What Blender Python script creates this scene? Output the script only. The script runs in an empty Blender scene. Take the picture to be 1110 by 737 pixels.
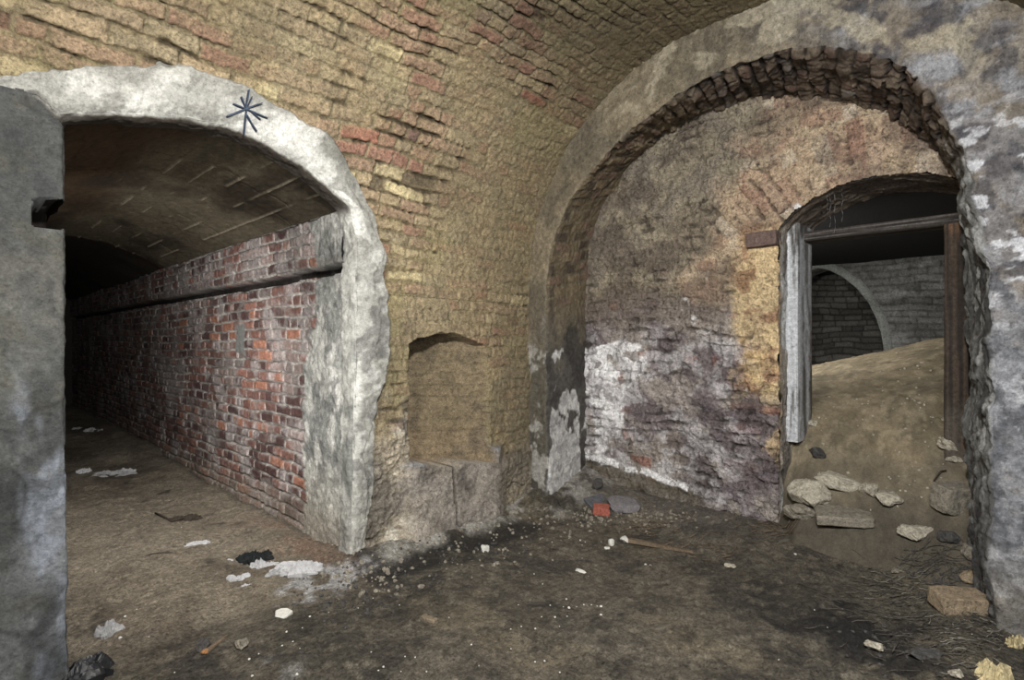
import bpy, bmesh, math, random
import numpy as np
from mathutils import Vector, Matrix

SC = bpy.context.scene
COL = SC.collection
HC = 1.3          # camera height (m)
F = 602.0         # focal length in pixels of the 1110 px wide frame
CX, CY = 555.0, 371.0
RV = (0.6973, -0.7173)   # camera right in the ground plane
FV = (0.7175, 0.6976)    # camera forward in the ground plane

# ---------------------------------------------------------------- measuring helpers
def on_v(px, py, v):
    r = (px - CX) / F
    d = v / (r * RV[1] + FV[1])
    return (r * RV[0] + FV[0]) * d, HC + (CY - py) / F * d

def on_u(px, py, u):
    r = (px - CX) / F
    d = u / (r * RV[0] + FV[0])
    return (r * RV[1] + FV[1]) * d, HC + (CY - py) / F * d

# ---------------------------------------------------------------- numpy noise
def _h(ix, iy, seed):
    a = (ix.astype(np.int64) * 374761393 + iy.astype(np.int64) * 668265263 + int(seed) * 974711 + 12345) & 0xFFFFFFFF
    a = ((a ^ (a >> 13)) * 1274126177) & 0xFFFFFFFF
    a = ((a ^ (a >> 16)) * 2246822519) & 0xFFFFFFFF
    a = a ^ (a >> 15)
    return (a & 0xFFFFFF).astype(np.float32) / 16777216.0

def vn(x, y, seed=0):
    xi = np.floor(x); yi = np.floor(y)
    fx = (x - xi).astype(np.float32); fy = (y - yi).astype(np.float32)
    fx = fx * fx * (3 - 2 * fx); fy = fy * fy * (3 - 2 * fy)
    a = _h(xi, yi, seed); b = _h(xi + 1, yi, seed); c = _h(xi, yi + 1, seed); d = _h(xi + 1, yi + 1, seed)
    return (a + (b - a) * fx) * (1 - fy) + (c + (d - c) * fx) * fy

def fbm(x, y, o=4, seed=0, gain=0.5):
    s = 0.0; amp = 1.0; tot = 0.0; f = 1.0
    for k in range(o):
        # rotate each octave a little to hide the lattice
        c, sn = math.cos(k * 0.9 + seed), math.sin(k * 0.9 + seed)
        s = s + amp * (vn((x * c - y * sn) * f, (x * sn + y * c) * f, seed * 17 + k) * 2 - 1)
        tot += amp; amp *= gain; f *= 2.07
    return s / tot * 1.5

def sm(a, b, x):
    t = np.clip((x - a) / (b - a), 0, 1)
    return t * t * (3 - 2 * t)

def S(r, g, b):
    c = np.array([r, g, b], dtype=np.float32) / 255.0
    return np.where(c <= 0.04045, c / 12.92, ((c + 0.055) / 1.055) ** 2.4).astype(np.float32)

def mix(A, B, m):
    m = np.clip(m, 0, 1)
    return A + (B - A) * m[..., None]

def bricks(s, t, bw, bh, seed, jit=0.3, warp=0.012, half=0.0, wf=2.5):
    s2 = s + warp * fbm(s * wf, t * wf, 2, seed + 1)
    t2 = t + warp * fbm(s * wf, t * wf, 2, seed + 2) + 0.006 * fbm(s * 9, t * 9, 2, seed + 6)
    row = np.floor(t2 / bh); fy = t2 / bh - row
    shift = (np.mod(row, 2)) * 0.5 + (_h(row, row * 0, seed + 3) - 0.5) * 0.35
    x = s2 / bw + shift
    col = np.floor(x)
    off = lambda c: (_h(c, row, seed + 4) - 0.5) * jit
    fx = x - col
    col = np.where(fx < off(col), col - 1, col)
    fx = x - col
    col = np.where(fx > 1 + off(col + 1), col + 1, col)
    fx = x - col
    L = off(col); R = 1 + off(col + 1)
    if half > 0:      # some bricks are headers: split in two
        isp = _h(col, row, seed + 9) < half
        mid = (L + R) / 2
        lo = fx < mid
        R2 = np.where(isp & lo, mid, R); L2 = np.where(isp & ~lo, mid, L)
        L, R = L2, R2
        sub = np.where(isp & ~lo, 7777, 0)
    else:
        sub = 0
    r1 = _h(col + sub, row, seed + 11); r2 = _h(col + sub, row, seed + 12); r3 = _h(col + sub, row, seed + 13)
    ins = r3 * 0.006
    exx = np.minimum((fx - L) * bw, (R - fx) * bw)
    eyy = np.minimum(fy * bh, (1 - fy) * bh) - ins * 0.5
    ed = np.minimum(exx, eyy)
    lx = (fx - L) / (R - L) - 0.5
    return ed, r1, r2, r3, lx, fy

def crack(x, y, seed, w=0.05):
    n = fbm(x, y, 4, seed)
    return 1 - sm(0, w, np.abs(n))

def inpoly(x, y, poly):
    r = np.zeros(x.shape, bool)
    n = len(poly)
    for i in range(n):
        x1, y1 = poly[i]; x2, y2 = poly[(i + 1) % n]
        if y1 == y2: continue
        c = ((y1 > y) != (y2 > y)) & (x < (x2 - x1) * (y - y1) / (y2 - y1) + x1)
        r ^= c
    return r

def curve(pts, n, k=3):
    """n points along a smoothed polyline, plus arc length"""
    p = np.array(pts, float)
    d = np.r_[0, np.cumsum(np.hypot(*np.diff(p, axis=0).T))]
    tt = np.linspace(0, d[-1], 800)
    q = np.c_[np.interp(tt, d, p[:, 0]), np.interp(tt, d, p[:, 1])]
    for _ in range(k * 12):
        q[1:-1] = (q[:-2] + 2 * q[1:-1] + q[2:]) / 4
    d = np.r_[0, np.cumsum(np.hypot(*np.diff(q, axis=0).T))]
    tt = np.linspace(0, d[-1], n)
    return np.c_[np.interp(tt, d, q[:, 0]), np.interp(tt, d, q[:, 1])], tt

# ---------------------------------------------------------------- mesh helpers
def normals(P):
    ga = np.gradient(P, axis=0); gb = np.gradient(P, axis=1)
    N = np.cross(ga, gb)
    return N / np.maximum(np.linalg.norm(N, axis=2, keepdims=True), 1e-9)

class Acc:
    """collects several grids into one mesh"""
    def __init__(self): self.V = []; self.Fc = []; self.C = []; self.n = 0
    def grid(self, P, color, mask=None, flip=False):
        n, m, _ = P.shape
        idx = np.arange(n * m).reshape(n, m) + self.n
        q = np.stack([idx[:-1, :-1], idx[1:, :-1], idx[1:, 1:], idx[:-1, 1:]], -1)
        if flip: q = q[..., ::-1]
        if mask is not None:
            k = mask[:-1, :-1] & mask[1:, :-1] & mask[1:, 1:] & mask[:-1, 1:]
            q = q[k]
        self.V.append(P.reshape(-1, 3).astype(np.float32)); self.C.append(color.reshape(-1, 3).astype(np.float32))
        self.Fc.append(q.reshape(-1, 4).astype(np.int32)); self.n += n * m
        return self
    def build(self, name, mat, parent=None, smooth=True, sat=.66, gain=1.0):
        V = np.concatenate(self.V); Q = np.concatenate(self.Fc); C = np.concatenate(self.C)
        L = (C @ np.array([.25,.6,.15], np.float32))[:, None]; C = (L + (C - L)*sat)*gain
        used = np.zeros(len(V), bool); used[Q.ravel()] = True
        remap = np.cumsum(used) - 1
        V = V[used]; C = C[used]; Q = remap[Q].astype(np.int32)
        me = bpy.data.meshes.new(name)
        me.vertices.add(len(V)); me.vertices.foreach_set('co', V.ravel())
        me.loops.add(Q.size); me.loops.foreach_set('vertex_index', Q.ravel())
        me.polygons.add(len(Q))
        me.polygons.foreach_set('loop_start', np.arange(0, Q.size, 4, dtype=np.int32))
        me.polygons.foreach_set('use_smooth', np.full(len(Q), smooth))
        me.update(calc_edges=True)
        at = me.color_attributes.new('Col', 'FLOAT_COLOR', 'POINT')
        at.data.foreach_set('color', np.c_[np.clip(C, 0, 1), np.ones(len(C))].astype(np.float32).ravel())
        me.materials.append(mat)
        o = bpy.data.objects.new(name, me); COL.objects.link(o)
        if parent: o.parent = parent
        return o

def struct(o, label=None):
    o['kind'] = 'structure'
    if label: o['label'] = label
    return o

def obj(name, bm, mat, parent=None, smooth=False):
    me = bpy.data.meshes.new(name); bm.to_mesh(me); bm.free()
    for p in me.polygons: p.use_smooth = smooth
    me.materials.append(mat)
    o = bpy.data.objects.new(name, me); COL.objects.link(o)
    if parent: o.parent = parent
    return o

def tag(o, label, cat, group=None, kind=None):
    o['label'] = label; o['category'] = cat
    if group: o['group'] = group
    if kind: o['kind'] = kind
    return o

def empty(name, loc, rz=0):
    o = bpy.data.objects.new(name, None); COL.objects.link(o)
    o.location = loc; o.rotation_euler = (0, 0, rz); o.empty_display_size = 0.1
    return o

# ---------------------------------------------------------------- materials
def mat_surface(name, rough=0.9, grain=95, var=0.35, bump=0.5, dist=0.004, grain2=34, var2=0.30, color=None, spec=0.25, pit=.45):
    m = bpy.data.materials.new(name); m.use_nodes = True
    nt = m.node_tree; nd = nt.nodes; lk = nt.links
    bsdf = nd['Principled BSDF']
    bsdf.inputs['Roughness'].default_value = rough
    bsdf.inputs['Specular IOR Level'].default_value = spec
    tc = nd.new('ShaderNodeTexCoord')
    n1 = nd.new('ShaderNodeTexNoise'); n1.inputs['Scale'].default_value = grain; n1.inputs['Detail'].default_value = 6; n1.inputs['Roughness'].default_value = .8
    n2 = nd.new('ShaderNodeTexNoise'); n2.inputs['Scale'].default_value = grain2; n2.inputs['Detail'].default_value = 9; n2.inputs['Roughness'].default_value = .78
    for n in (n1, n2): lk.new(tc.outputs['Object'], n.inputs['Vector'])
    def rng(n, v):
        r = nd.new('ShaderNodeMapRange')
        r.inputs['From Min'].default_value = .33; r.inputs['From Max'].default_value = .67; r.clamp = False
        r.inputs['To Min'].default_value = 1 - v; r.inputs['To Max'].default_value = 1 + v
        lk.new(n.outputs['Fac'], r.inputs['Value']); return r
    r1 = rng(n1, var*1.25); r2 = rng(n2, var2*1.2)
    mu = nd.new('ShaderNodeMath'); mu.operation = 'MULTIPLY'
    lk.new(r1.outputs[0], mu.inputs[0]); lk.new(r2.outputs[0], mu.inputs[1])
    # dark pits and specks
    n3 = nd.new('ShaderNodeTexNoise'); n3.inputs['Scale'].default_value = grain2*1.7; n3.inputs['Detail'].default_value = 8; n3.inputs['Roughness'].default_value = .75
    lk.new(tc.outputs['Object'], n3.inputs['Vector'])
    pr = nd.new('ShaderNodeMapRange'); pr.inputs['From Min'].default_value = .34; pr.inputs['From Max'].default_value = .45
    pr.inputs['To Min'].default_value = 1 - pit; pr.inputs['To Max'].default_value = 1
    lk.new(n3.outputs['Fac'], pr.inputs['Value'])
    mp = nd.new('ShaderNodeMath'); mp.operation = 'MULTIPLY'; lk.new(mu.outputs[0], mp.inputs[0]); lk.new(pr.outputs[0], mp.inputs[1]); mu = mp
    sc = nd.new('ShaderNodeVectorMath'); sc.operation = 'SCALE'
    if color is None:
        at = nd.new('ShaderNodeAttribute'); at.attribute_name = 'Col'
        lk.new(at.outputs['Color'], sc.inputs[0])
    else:
        sc.inputs[0].default_value = tuple(float(x) for x in color)
    lk.new(mu.outputs[0], sc.inputs['Scale'])
    lk.new(sc.outputs[0], bsdf.inputs['Base Color'])
    ad = nd.new('ShaderNodeMath'); ad.operation = 'ADD'
    a3 = nd.new('ShaderNodeMath'); a3.operation = 'MULTIPLY_ADD'; a3.inputs[1].default_value = 1.2
    lk.new(n2.outputs['Fac'], a3.inputs[0]); lk.new(pr.outputs[0], a3.inputs[2])
    lk.new(n1.outputs['Fac'], ad.inputs[0]); lk.new(a3.outputs[0], ad.inputs[1])
    b = nd.new('ShaderNodeBump'); b.inputs['Strength'].default_value = bump; b.inputs['Distance'].default_value = dist
    lk.new(ad.outputs[0], b.inputs['Height']); lk.new(b.outputs[0], bsdf.inputs['Normal'])
    return m

M_BRICK = mat_surface('old_tan_brick', var=.4, bump=.8, dist=.008)
M_RED = mat_surface('red_brick', var=.3, bump=.7, dist=.006)
M_PLASTER = mat_surface('cement_plaster', pit=.3, var=.22, bump=.6, dist=.006, grain=110, grain2=40, var2=.26)
M_WALLR = mat_surface('weathered_masonry', var=.4, bump=1.0, dist=.010, pit=.6)
M_DIRT = mat_surface('trodden_dirt', var=.45, var2=.4, bump=1.0, dist=.010, grain=110, grain2=40)
M_SAND = mat_surface('sandy_soil', pit=.2, var=.18, bump=.7, dist=.006, grain=110, grain2=50, var2=.18)
M_BOARD = mat_surface('board_marked_concrete', var=.3, bump=.6, dist=.006)
M_WOOD = mat_surface('old_timber', var=.25, bump=.5, dist=.004)
# ================================================================ main barrel vault and long wall
VC_Y, VC_Z, VR, VH, VE = 1.35, 1.60, 1.64, 1.645, 2.25   # vault axis, springing, half span, rise, squareness
_a = np.linspace(0, math.pi, 3001)
_vy = VC_Y + VR*np.sign(np.cos(_a))*np.abs(np.cos(_a))**(2/VE); _vz = VC_Z + VH*np.abs(np.sin(_a))**(2/VE)
_vt = np.r_[0, np.cumsum(np.hypot(np.diff(_vy), np.diff(_vz)))]; VL = _vt[-1]
_ty = np.gradient(_vy, _vt); _tz = np.gradient(_vz, _vt)
for _ in range(30):
    _ty[1:-1] = (_ty[:-2]+_ty[1:-1]+_ty[2:])/3; _tz[1:-1] = (_tz[:-2]+_tz[1:-1]+_tz[2:])/3
_tl = np.hypot(_ty, _tz); _ty /= _tl; _tz /= _tl
def vault_y(z): return float(np.interp(z, _vz[:1500], _vy[:1500])) if z > VC_Z else VC_Y + VR
VA = VC_Y + VR                             # plane of the long wall = 2.98
FU = 3.27                                  # face of the end wall
RU = 3.90                                  # back wall of the recess

# concrete surround of the tunnel mouth: matched inner/outer edge points
PAIRS = [((-40,100),(-40,80)),((10,101),(10,80)),((40,104),(36,78)),((62,128),(62,66)),((90,126),(95,58)),((120,125),(125,53)),((170,127),(190,58)),
 ((210,131),(235,72)),((250,140),(280,90)),((290,157),(325,112)),((320,177),(362,140)),((350,198),(388,180)),
 ((380,226),(418,236)),((385,255),(424,265)),((385,300),(428,300)),((384,374),(432,374)),((383,450),(414,450)),((381,560),(406,560)),((377,640),(398,650))]
VB = 2.92
def band_y(z): return min(VB, vault_y(z) - .045)
def on_face(px, py):
    y = VB
    for _ in range(12):
        u, z = on_v(px, py, y); y = .5*y + .5*band_y(z)
    return u, z
IN = [on_face(*a) for a, b in PAIRS]; OUT = [on_face(*b) for a, b in PAIRS]
JU = 1.705                                  # tunnel right wall plane
MIDL = [((a[0]*.55 + b[0]*.45), (a[1]*.55 + b[1]*.45)) for a, b in zip(IN, OUT)]
HOLE = [(MIDL[0][0]-1, MIDL[0][1])] + MIDL[0:] + [(MIDL[-1][0], -1), (MIDL[0][0]-1, -1)]
NICHE = [on_v(442,503,VA), on_v(443,373,VA), on_v(452,366,VA), on_v(470,362,VA), on_v(487,361,VA), on_v(505,366,VA), on_v(526,375,VA), on_v(530,420,VA), on_v(530,500,VA)]

def long_wall_field(s, t):
    lo = fbm(s*1.3, t*1.3, 3, 1); mid = fbm(s*7, t*7, 4, 2); hi = fbm(s*45, t*45, 3, 3)
    ed, r1, r2, r3, lx, fy = bricks(s, t, .235, .079, 10, half=.25, warp=.03, wf=1.6)
    face = sm(.002, .015, ed + .006*hi + .005*mid)
    # smeared lime mortar: strong near the right corner and low on the wall
    cov = sm(-.45, .45, fbm(s*2.6, t*2.6, 4, 5) + .75*sm(1.9, 3.2, s) + .35*sm(1.7, .8, t) - .15*sm(2.0, 3.2, t)*sm(2.6,1.6,s))
    joint = (1 - face)
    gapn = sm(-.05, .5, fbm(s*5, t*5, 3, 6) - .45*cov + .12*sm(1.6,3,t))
    under = sm(.55, 1.0, fy)          # joint deeper and painted as if shaded at one edge of the course
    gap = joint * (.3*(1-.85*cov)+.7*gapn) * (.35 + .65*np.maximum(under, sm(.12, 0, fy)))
    h = .013*face*(.35 + 1.1*r1)*(1 - .6*cov) + .007*mid + .0035*hi + .012*lo*.5
    h += face * (lx*(r2-.5)*.012 + (fy-.5)*(r3-.5)*.012) * (1-.5*cov)
    h -= .020*gap
    # fallen faces
    hole = sm(.93, .97, r3) * face * sm(.0, .3, 1-cov)
    h -= .02*hole
    tan = mix(S(158,138,98)*np.ones(s.shape+(3,)), S(148,120,90), sm(.3,.7,r1))
    tan = mix(tan, S(172,158,112), sm(.6,.9,r2)*.8)
    tan = mix(tan, S(142,132,98), sm(.75,.95,r3)*.6)
    br = mix(tan, S(146,104,82), sm(.80,.83,r2)*(1-sm(.93,.94,r2)))
    br = mix(br, S(150,88,68), sm(.955,.965,r2))
    br = mix(br, S(112,86,74), sm(.93,.94,r2)*(1-sm(.955,.965,r2)))
    br = mix(br, S(188,170,118), sm(.06,.03,r2))
    br = mix(br, S(140,95,75), sm(.12,.1,r1)*.7)
    mort = mix(S(152,134,92)*np.ones(s.shape+(3,)), S(130,118,84), sm(-.5,.5,mid))
    mort = mix(mort, S(140,132,78), sm(0,.7,fbm(s*3,t*3,3,8))*.5)
    c = mix(mort, br, face*(1 - .7*cov))
    c = mix(c, S(58,47,30)*1.0, np.clip(gap*1.3,0,1)*.92)  # joint dirt plus crevice shade painted into the colour
    c = mix(c, S(70,56,42), hole*.6)
    c = c * (1 + .16*mid + .18*hi)[..., None]
    c = mix(c, S(96,84,60), sm(.35,.9,lo)*.35)
    # darker toward the crown
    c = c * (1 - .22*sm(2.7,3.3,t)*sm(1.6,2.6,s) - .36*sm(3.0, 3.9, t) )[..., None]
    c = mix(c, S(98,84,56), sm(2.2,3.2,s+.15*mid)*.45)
    # low zone: rough grey render and block stubs
    low = sm(.62, .42, t + .12*fbm(s*3, t*3, 3, 9)) * sm(1.6, 1.9, s)
    low = np.maximum(low, sm(1.0,.7,t+.2*fbm(s*4,t*4,3,19))*sm(2.16,2.08,s)*sm(1.6,1.7,s))
    gr = mix(S(150,138,116)*np.ones(s.shape+(3,)), S(112,104,92), sm(-.4,.5,fbm(s*5,t*5,4,12)))
    gr = mix(gr, S(176,168,150), sm(.2,.7,fbm(s*8,t*8,3,13))*sm(2.3,2.0,s))
    gr = gr*(1+.25*hi+.2*mid)[...,None]
    lump = fbm(s*4.5, t*5.5, 5, 14)
    c = mix(c, gr, low)
    h = h*(1-low*.7) + low*(.02 + .035*lump + .008*hi)
    ck = crack(s*2.2, t*2.2, 15, .035)
    h -= low*ck*.012; c = mix(c, S(60,54,46), low*ck*.6)
    # sill block under the niche bulges outward
    sill = sm(.532,.518,t+.012*mid)*sm(1.98,2.12,s)*sm(3.02,2.82,s)
    h = h*(1-.6*sill) + sill*(.085 + .012*lump + .05*sm(.3,.0,t))
    c = mix(c, mix(S(138,130,120)*np.ones(s.shape+(3,)), S(104,98,92), sm(-.2,.4,fbm(s*6,t*9,5,20))), sill*.75); c = mix(c, S(120,124,130), sill*sm(.49,.515,t)*.7)
    seamx = sm(.016,.004,np.abs(s-2.42+.02*mid))*sill
    h -= seamx*.03; c = mix(c, S(50,44,38), seamx*.8)
    # dark damp stain by the corner
    c = mix(c, S(98,88,68), sm(2.75,3.1,s+.2*mid)*sm(1.9,.6,t)*.55)
    return h, c

def wall_pos(s, t):
    q = t - VC_Z
    y = np.where(q < 0, VA, np.interp(q, _vt, _vy)); z = np.where(q < 0, t, np.interp(q, _vt, _vz))
    return np.stack([s, y, z], -1)

def inward(P, t):
    q = t - VC_Z
    return np.stack([0*t, np.where(q < 0, -1, -np.interp(q, _vt, _tz)), np.where(q < 0, 0, np.interp(q, _vt, _ty))], -1)

R = .0062
sv = np.arange(-.45, 3.36, R)
tv = np.arange(-.15, VC_Z + .0031, R)
Sg, Tg = np.meshgrid(sv, tv, indexing='ij')
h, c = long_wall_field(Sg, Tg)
nm = inpoly(Sg, Tg, NICHE)
# niche: dig in
jx = Sg + .012*fbm(Sg*12, Tg*12, 3, 31); jy = Tg + .012*fbm(Sg*12, Tg*12, 3, 32)
nm = inpoly(jx, jy, NICHE)
ned, n1, n2, n3, nlx, nfy = bricks(Sg+.1, Tg+.03, .25, .085, 77, warp=.02)
nf = sm(.0, .014, ned + .005*fbm(Sg*40,Tg*40,3,33))
nc = mix(S(112,98,70)*np.ones(Sg.shape+(3,)), S(130,112,82), nf*n1)
nc = mix(nc, S(128,108,78), sm(.75,.62,Tg)*.5)
nc = mix(nc, S(96,84,66), sm(.1,.6,fbm(Sg*5,Tg*5,4,34))*.7)
nc = nc*(1+.2*fbm(Sg*20,Tg*20,3,35))[...,None]
dz = .50 - .44*np.clip((Sg-2.10)/.72,0,1) + .006*(1-nf) + .02*fbm(Sg*4,Tg*4,3,36)
dz = dz - .06*sm(.60,.50,Tg)           # rubble on the niche floor slopes up to the back
h = np.where(nm, -dz, h); c = np.where(nm[...,None], nc, c)
P = wall_pos(Sg, Tg) + inward(None, Tg)*h[..., None]
hm = ~inpoly(Sg, Tg, HOLE)
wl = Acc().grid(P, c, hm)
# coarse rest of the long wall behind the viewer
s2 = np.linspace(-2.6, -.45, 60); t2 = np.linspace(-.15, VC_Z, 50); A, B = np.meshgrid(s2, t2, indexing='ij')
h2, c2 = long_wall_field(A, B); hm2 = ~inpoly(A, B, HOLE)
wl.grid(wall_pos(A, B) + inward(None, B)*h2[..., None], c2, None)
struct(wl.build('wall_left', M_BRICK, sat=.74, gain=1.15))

T1 = VC_Z + VL*.70
tv = np.arange(VC_Z, T1, R)
Sg, Tg = np.meshgrid(sv, tv, indexing='ij')
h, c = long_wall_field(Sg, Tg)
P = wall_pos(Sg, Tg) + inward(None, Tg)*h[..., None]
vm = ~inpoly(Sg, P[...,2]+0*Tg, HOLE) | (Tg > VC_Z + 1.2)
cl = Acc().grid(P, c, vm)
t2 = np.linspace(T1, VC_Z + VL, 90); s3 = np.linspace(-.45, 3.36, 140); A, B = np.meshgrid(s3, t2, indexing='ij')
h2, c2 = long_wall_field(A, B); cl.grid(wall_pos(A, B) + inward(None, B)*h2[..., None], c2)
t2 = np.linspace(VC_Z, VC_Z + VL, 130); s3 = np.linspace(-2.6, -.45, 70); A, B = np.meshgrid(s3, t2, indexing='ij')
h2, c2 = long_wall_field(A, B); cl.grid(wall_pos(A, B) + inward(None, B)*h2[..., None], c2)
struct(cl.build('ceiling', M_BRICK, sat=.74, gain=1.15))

# right wall and rear wall behind the viewer
a, b = np.meshgrid(np.linspace(-2.6, 3.4, 150), np.linspace(-.15, VC_Z, 60), indexing='ij')
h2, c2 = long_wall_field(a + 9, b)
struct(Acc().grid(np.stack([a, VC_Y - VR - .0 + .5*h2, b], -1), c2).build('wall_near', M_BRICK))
a, b = np.meshgrid(np.linspace(-.5, 3.2, 100), np.linspace(-.15, 3.4, 90), indexing='ij')
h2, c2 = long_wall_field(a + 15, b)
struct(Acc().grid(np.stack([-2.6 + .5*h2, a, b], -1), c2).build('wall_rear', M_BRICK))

# ================================================================ concrete surround of the tunnel mouth
NA = 900
pin, La = curve(IN, NA, 1); pout, _ = curve(OUT, NA, 1)
# re-match by corresponding parameter of the pairs
dI = np.r_[0, np.cumsum(np.hypot(*np.diff(np.array(IN), axis=0).T))]; dO = np.r_[0, np.cumsum(np.hypot(*np.diff(np.array(OUT), axis=0).T))]
par = np.interp(np.linspace(0, dI[-1], NA), dI, np.arange(len(IN)))
def along(pts, par, k=6):
    p = np.array(pts); i = np.arange(len(p))
    q = np.c_[np.interp(par, i, p[:,0]), np.interp(par, i, p[:,1])]
    for _ in range(k*8): q[1:-1] = (q[:-2] + 2*q[1:-1] + q[2:])/4
    return q
pin = along(IN, par, 1); pout = along(OUT, par, 6)
La = np.r_[0, np.cumsum(np.hypot(*np.diff(pin, axis=0).T))]
NBF, NBR = 52, 22
fb = np.linspace(0, 1, NBF); depth = np.linspace(.004, .14, NBR)
P = np.zeros((NA, NBF + NBR, 3))
wob = .030*fbm(La*7, La*0+3, 4, 41)
dirv = pout - pin; ln = np.hypot(dirv[:,0], dirv[:,1]); dirn = dirv/ln[:,None]
po = pout + dirn*wob[:,None]
for j, f in enumerate(fb):
    q = po*(1-f) + pin*f
    P[:, j, 0] = q[:,0]; P[:, j, 2] = q[:,1]
    P[:, j, 1] = np.array([band_y(z) for z in q[:,1]]) + .075*(1 - sm(0, .22, np.array(f)))     # outer edge dives into the brickwork
for j, d in enumerate(depth):
    P[:, NBF+j, 0] = pin[:,0]; P[:, NBF+j, 2] = pin[:,1]; P[:, NBF+j, 1] = np.array([band_y(z) for z in pin[:,1]]) + d
# jamb a touch fatter than the tunnel wall plane
Ag = np.repeat(La[:,None], NBF+NBR, 1)
bl = np.r_[fb*.17, .17 + depth]; Bg = np.repeat(bl[None], NA, 0)
N = normals(P)
sgn = np.sign((N*np.array([0,-1,0])).sum(-1)[NA//2, NBF//2]); N = N*sgn
for _ in range(3):
    N[:,1:-1] = (N[:,:-2] + N[:,1:-1] + N[:,2:]); N /= np.linalg.norm(N,axis=2,keepdims=True)
mid = fbm(Ag*6, Bg*6, 4, 42); hi = fbm(Ag*40, Bg*40, 3, 43)
hh = .008*mid + .003*hi - .024*np.exp(-((bl-.172)/.026)**2)[None] + .004*fbm(Ag*16,Bg*16,4,40)
zz = P[...,2]; jamb = sm(1.9, 1.6, zz) * sm(1.2,1.4,P[...,0])
hh += jamb*.012*fbm(Ag*5, Bg*9, 4, 44)
patch = sm(.05,.35, fbm(Ag*4, Bg*7, 4, 45))
white = S(200,200,192); greyp = S(148,147,138)
cc = mix(white*np.ones(zz.shape+(3,)), S(160,160,152), sm(-.25,.35,fbm(Ag*5,Bg*9,5,39)))
cc = mix(cc, S(118,116,108), sm(.25,.5,fbm(Ag*8,Bg*14,5,38))*.6)
outer = sm(.62,.15, np.repeat(np.r_[fb, np.ones(NBR)][None], NA, 0) + .28*fbm(Ag*7,Bg*7,4,46))
cc = mix(cc, greyp, outer)
cc = mix(cc, S(122,122,112), outer*sm(.1,.5,fbm(Ag*5,Bg*12,3,47)))
hh -= .006*sm(.4,.6,outer)
# smooth wet cement strip on the jamb, rough render at the inner edge
js = mix(S(140,140,131)*np.ones(zz.shape+(3,)), S(158,158,150), sm(.5,.62, np.repeat(np.r_[fb, np.ones(NBR)][None], NA, 0) + .35*fbm(Ag*5,Bg*6,4,48)))
js = mix(js, S(168,168,161), sm(.3,.6,fbm(Ag*9,Bg*9,4,49)))
js = mix(js, S(98,98,94), sm(.1,.45,fbm(Ag*11,Bg*13,5,37))*.7)
revm = sm(.160,.175,Bg)
js = mix(js, mix(S(160,160,152)*np.ones(zz.shape+(3,)), S(116,118,112), sm(-.2,.4,fbm(Bg*6,zz*4,4,69))), revm)
js = js*(1+.22*fbm(Ag*18,Bg*18,3,50))[...,None]
cc = mix(cc, js, jamb)
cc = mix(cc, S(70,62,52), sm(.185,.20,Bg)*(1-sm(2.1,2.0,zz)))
cc = mix(cc, S(150,146,136), sm(.5,.1,zz)*.5*jamb)
cc = cc*(1+.10*hi+.06*mid)[...,None]
# left end over the pier is darker
cc = mix(cc, S(150,150,142), sm(.5,.1,P[...,0])*.7)
P2 = P + N*hh[...,None]
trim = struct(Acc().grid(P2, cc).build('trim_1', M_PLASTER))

# star drawn in dark paint on the surround
def on_band(px, py): 
    u, z = on_face(px, py); y = band_y(z) - .014; u, z = on_v(px, py, y); return Vector((u, y, z))
bm = bmesh.new()
def stroke(pa, pb, w):
    a = on_band(*pa); b = on_band(*pb); d = (b-a).normalized(); n = Vector((-d.z, 0, d.x))*w*.38
    k = 8; prev = None
    for i in range(k+1):
        f = i/k; ww = n*(1 - .55*abs(f-.4)**1.5*1.6); p = a.lerp(b, f)
        cur = (bm.verts.new(p - ww), bm.verts.new(p + ww), bm.verts.new(p + ww + Vector((0,.02,0))), bm.verts.new(p - ww + Vector((0,.02,0))))
        if prev:
            for e in range(4): bm.faces.new((prev[e], prev[(e+1)%4], cur[(e+1)%4], cur[e]))
        else: bm.faces.new(cur[::-1])
        prev = cur
    bm.faces.new(prev)
for pa, pb, w in [((270.6,96.5),(267,117),.007),((267.6,117),(265,146),.008),((246.5,125.5),(279.5,112.5),.011),((279,113),(285,111),.006),((253,112),(267,117.5),.009),
                  ((262,104),(267,117),.005),((268,118),(290.5,127.5),.008),((272,120),(283,129),.005),((268,124),(273,133),.006),((273,133),(279,142),.006),((274,104),(269,115),.004)]:
    stroke(pa, pb, w)
M_INK = mat_surface('dark_paint', var=.1, color=S(62,72,88), bump=.1)
o = obj('star_drawing', bm, M_INK, trim); o['label'] = 'dark blue grey hand-drawn star mark'

# ================================================================ left pier
pu = .335; pv_ = 2.70
px_ = np.r_[np.arange(-.35, pu, .006), np.full(70, pu)]
py_ = np.r_[np.full(len(np.arange(-.35, pu, .006)), pv_), np.linspace(pv_+.004, pv_+.5, 70)]
zv = np.arange(-.2, 2.236, .006)
P = np.zeros((len(px_), len(zv), 3)); P[...,0] = px_[:,None]; P[...,1] = py_[:,None]; P[...,2] = zv[None]
arc = np.r_[0, np.cumsum(np.hypot(np.diff(px_), np.diff(py_)))]
Ag = np.repeat(arc[:,None], len(zv), 1); Zg = P[...,2]
P[...,0] += np.where(np.arange(len(px_))[:,None] > 0, .008*(1 - Zg/1.1), 0)
N = normals(P); N *= np.sign((N[30,50]*np.array([0,-1,0])).sum())
for _ in range(3):
    N[1:-1] = N[:-2]+N[1:-1]+N[2:]; N /= np.linalg.norm(N,axis=2,keepdims=True)
mid = fbm(Ag*5, Zg*5, 4, 51); hi = fbm(Ag*35, Zg*35, 3, 52); lo = fbm(Ag*2, Zg*2, 3, 53)
ce = len(np.arange(-.35, pu, .006))
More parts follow.
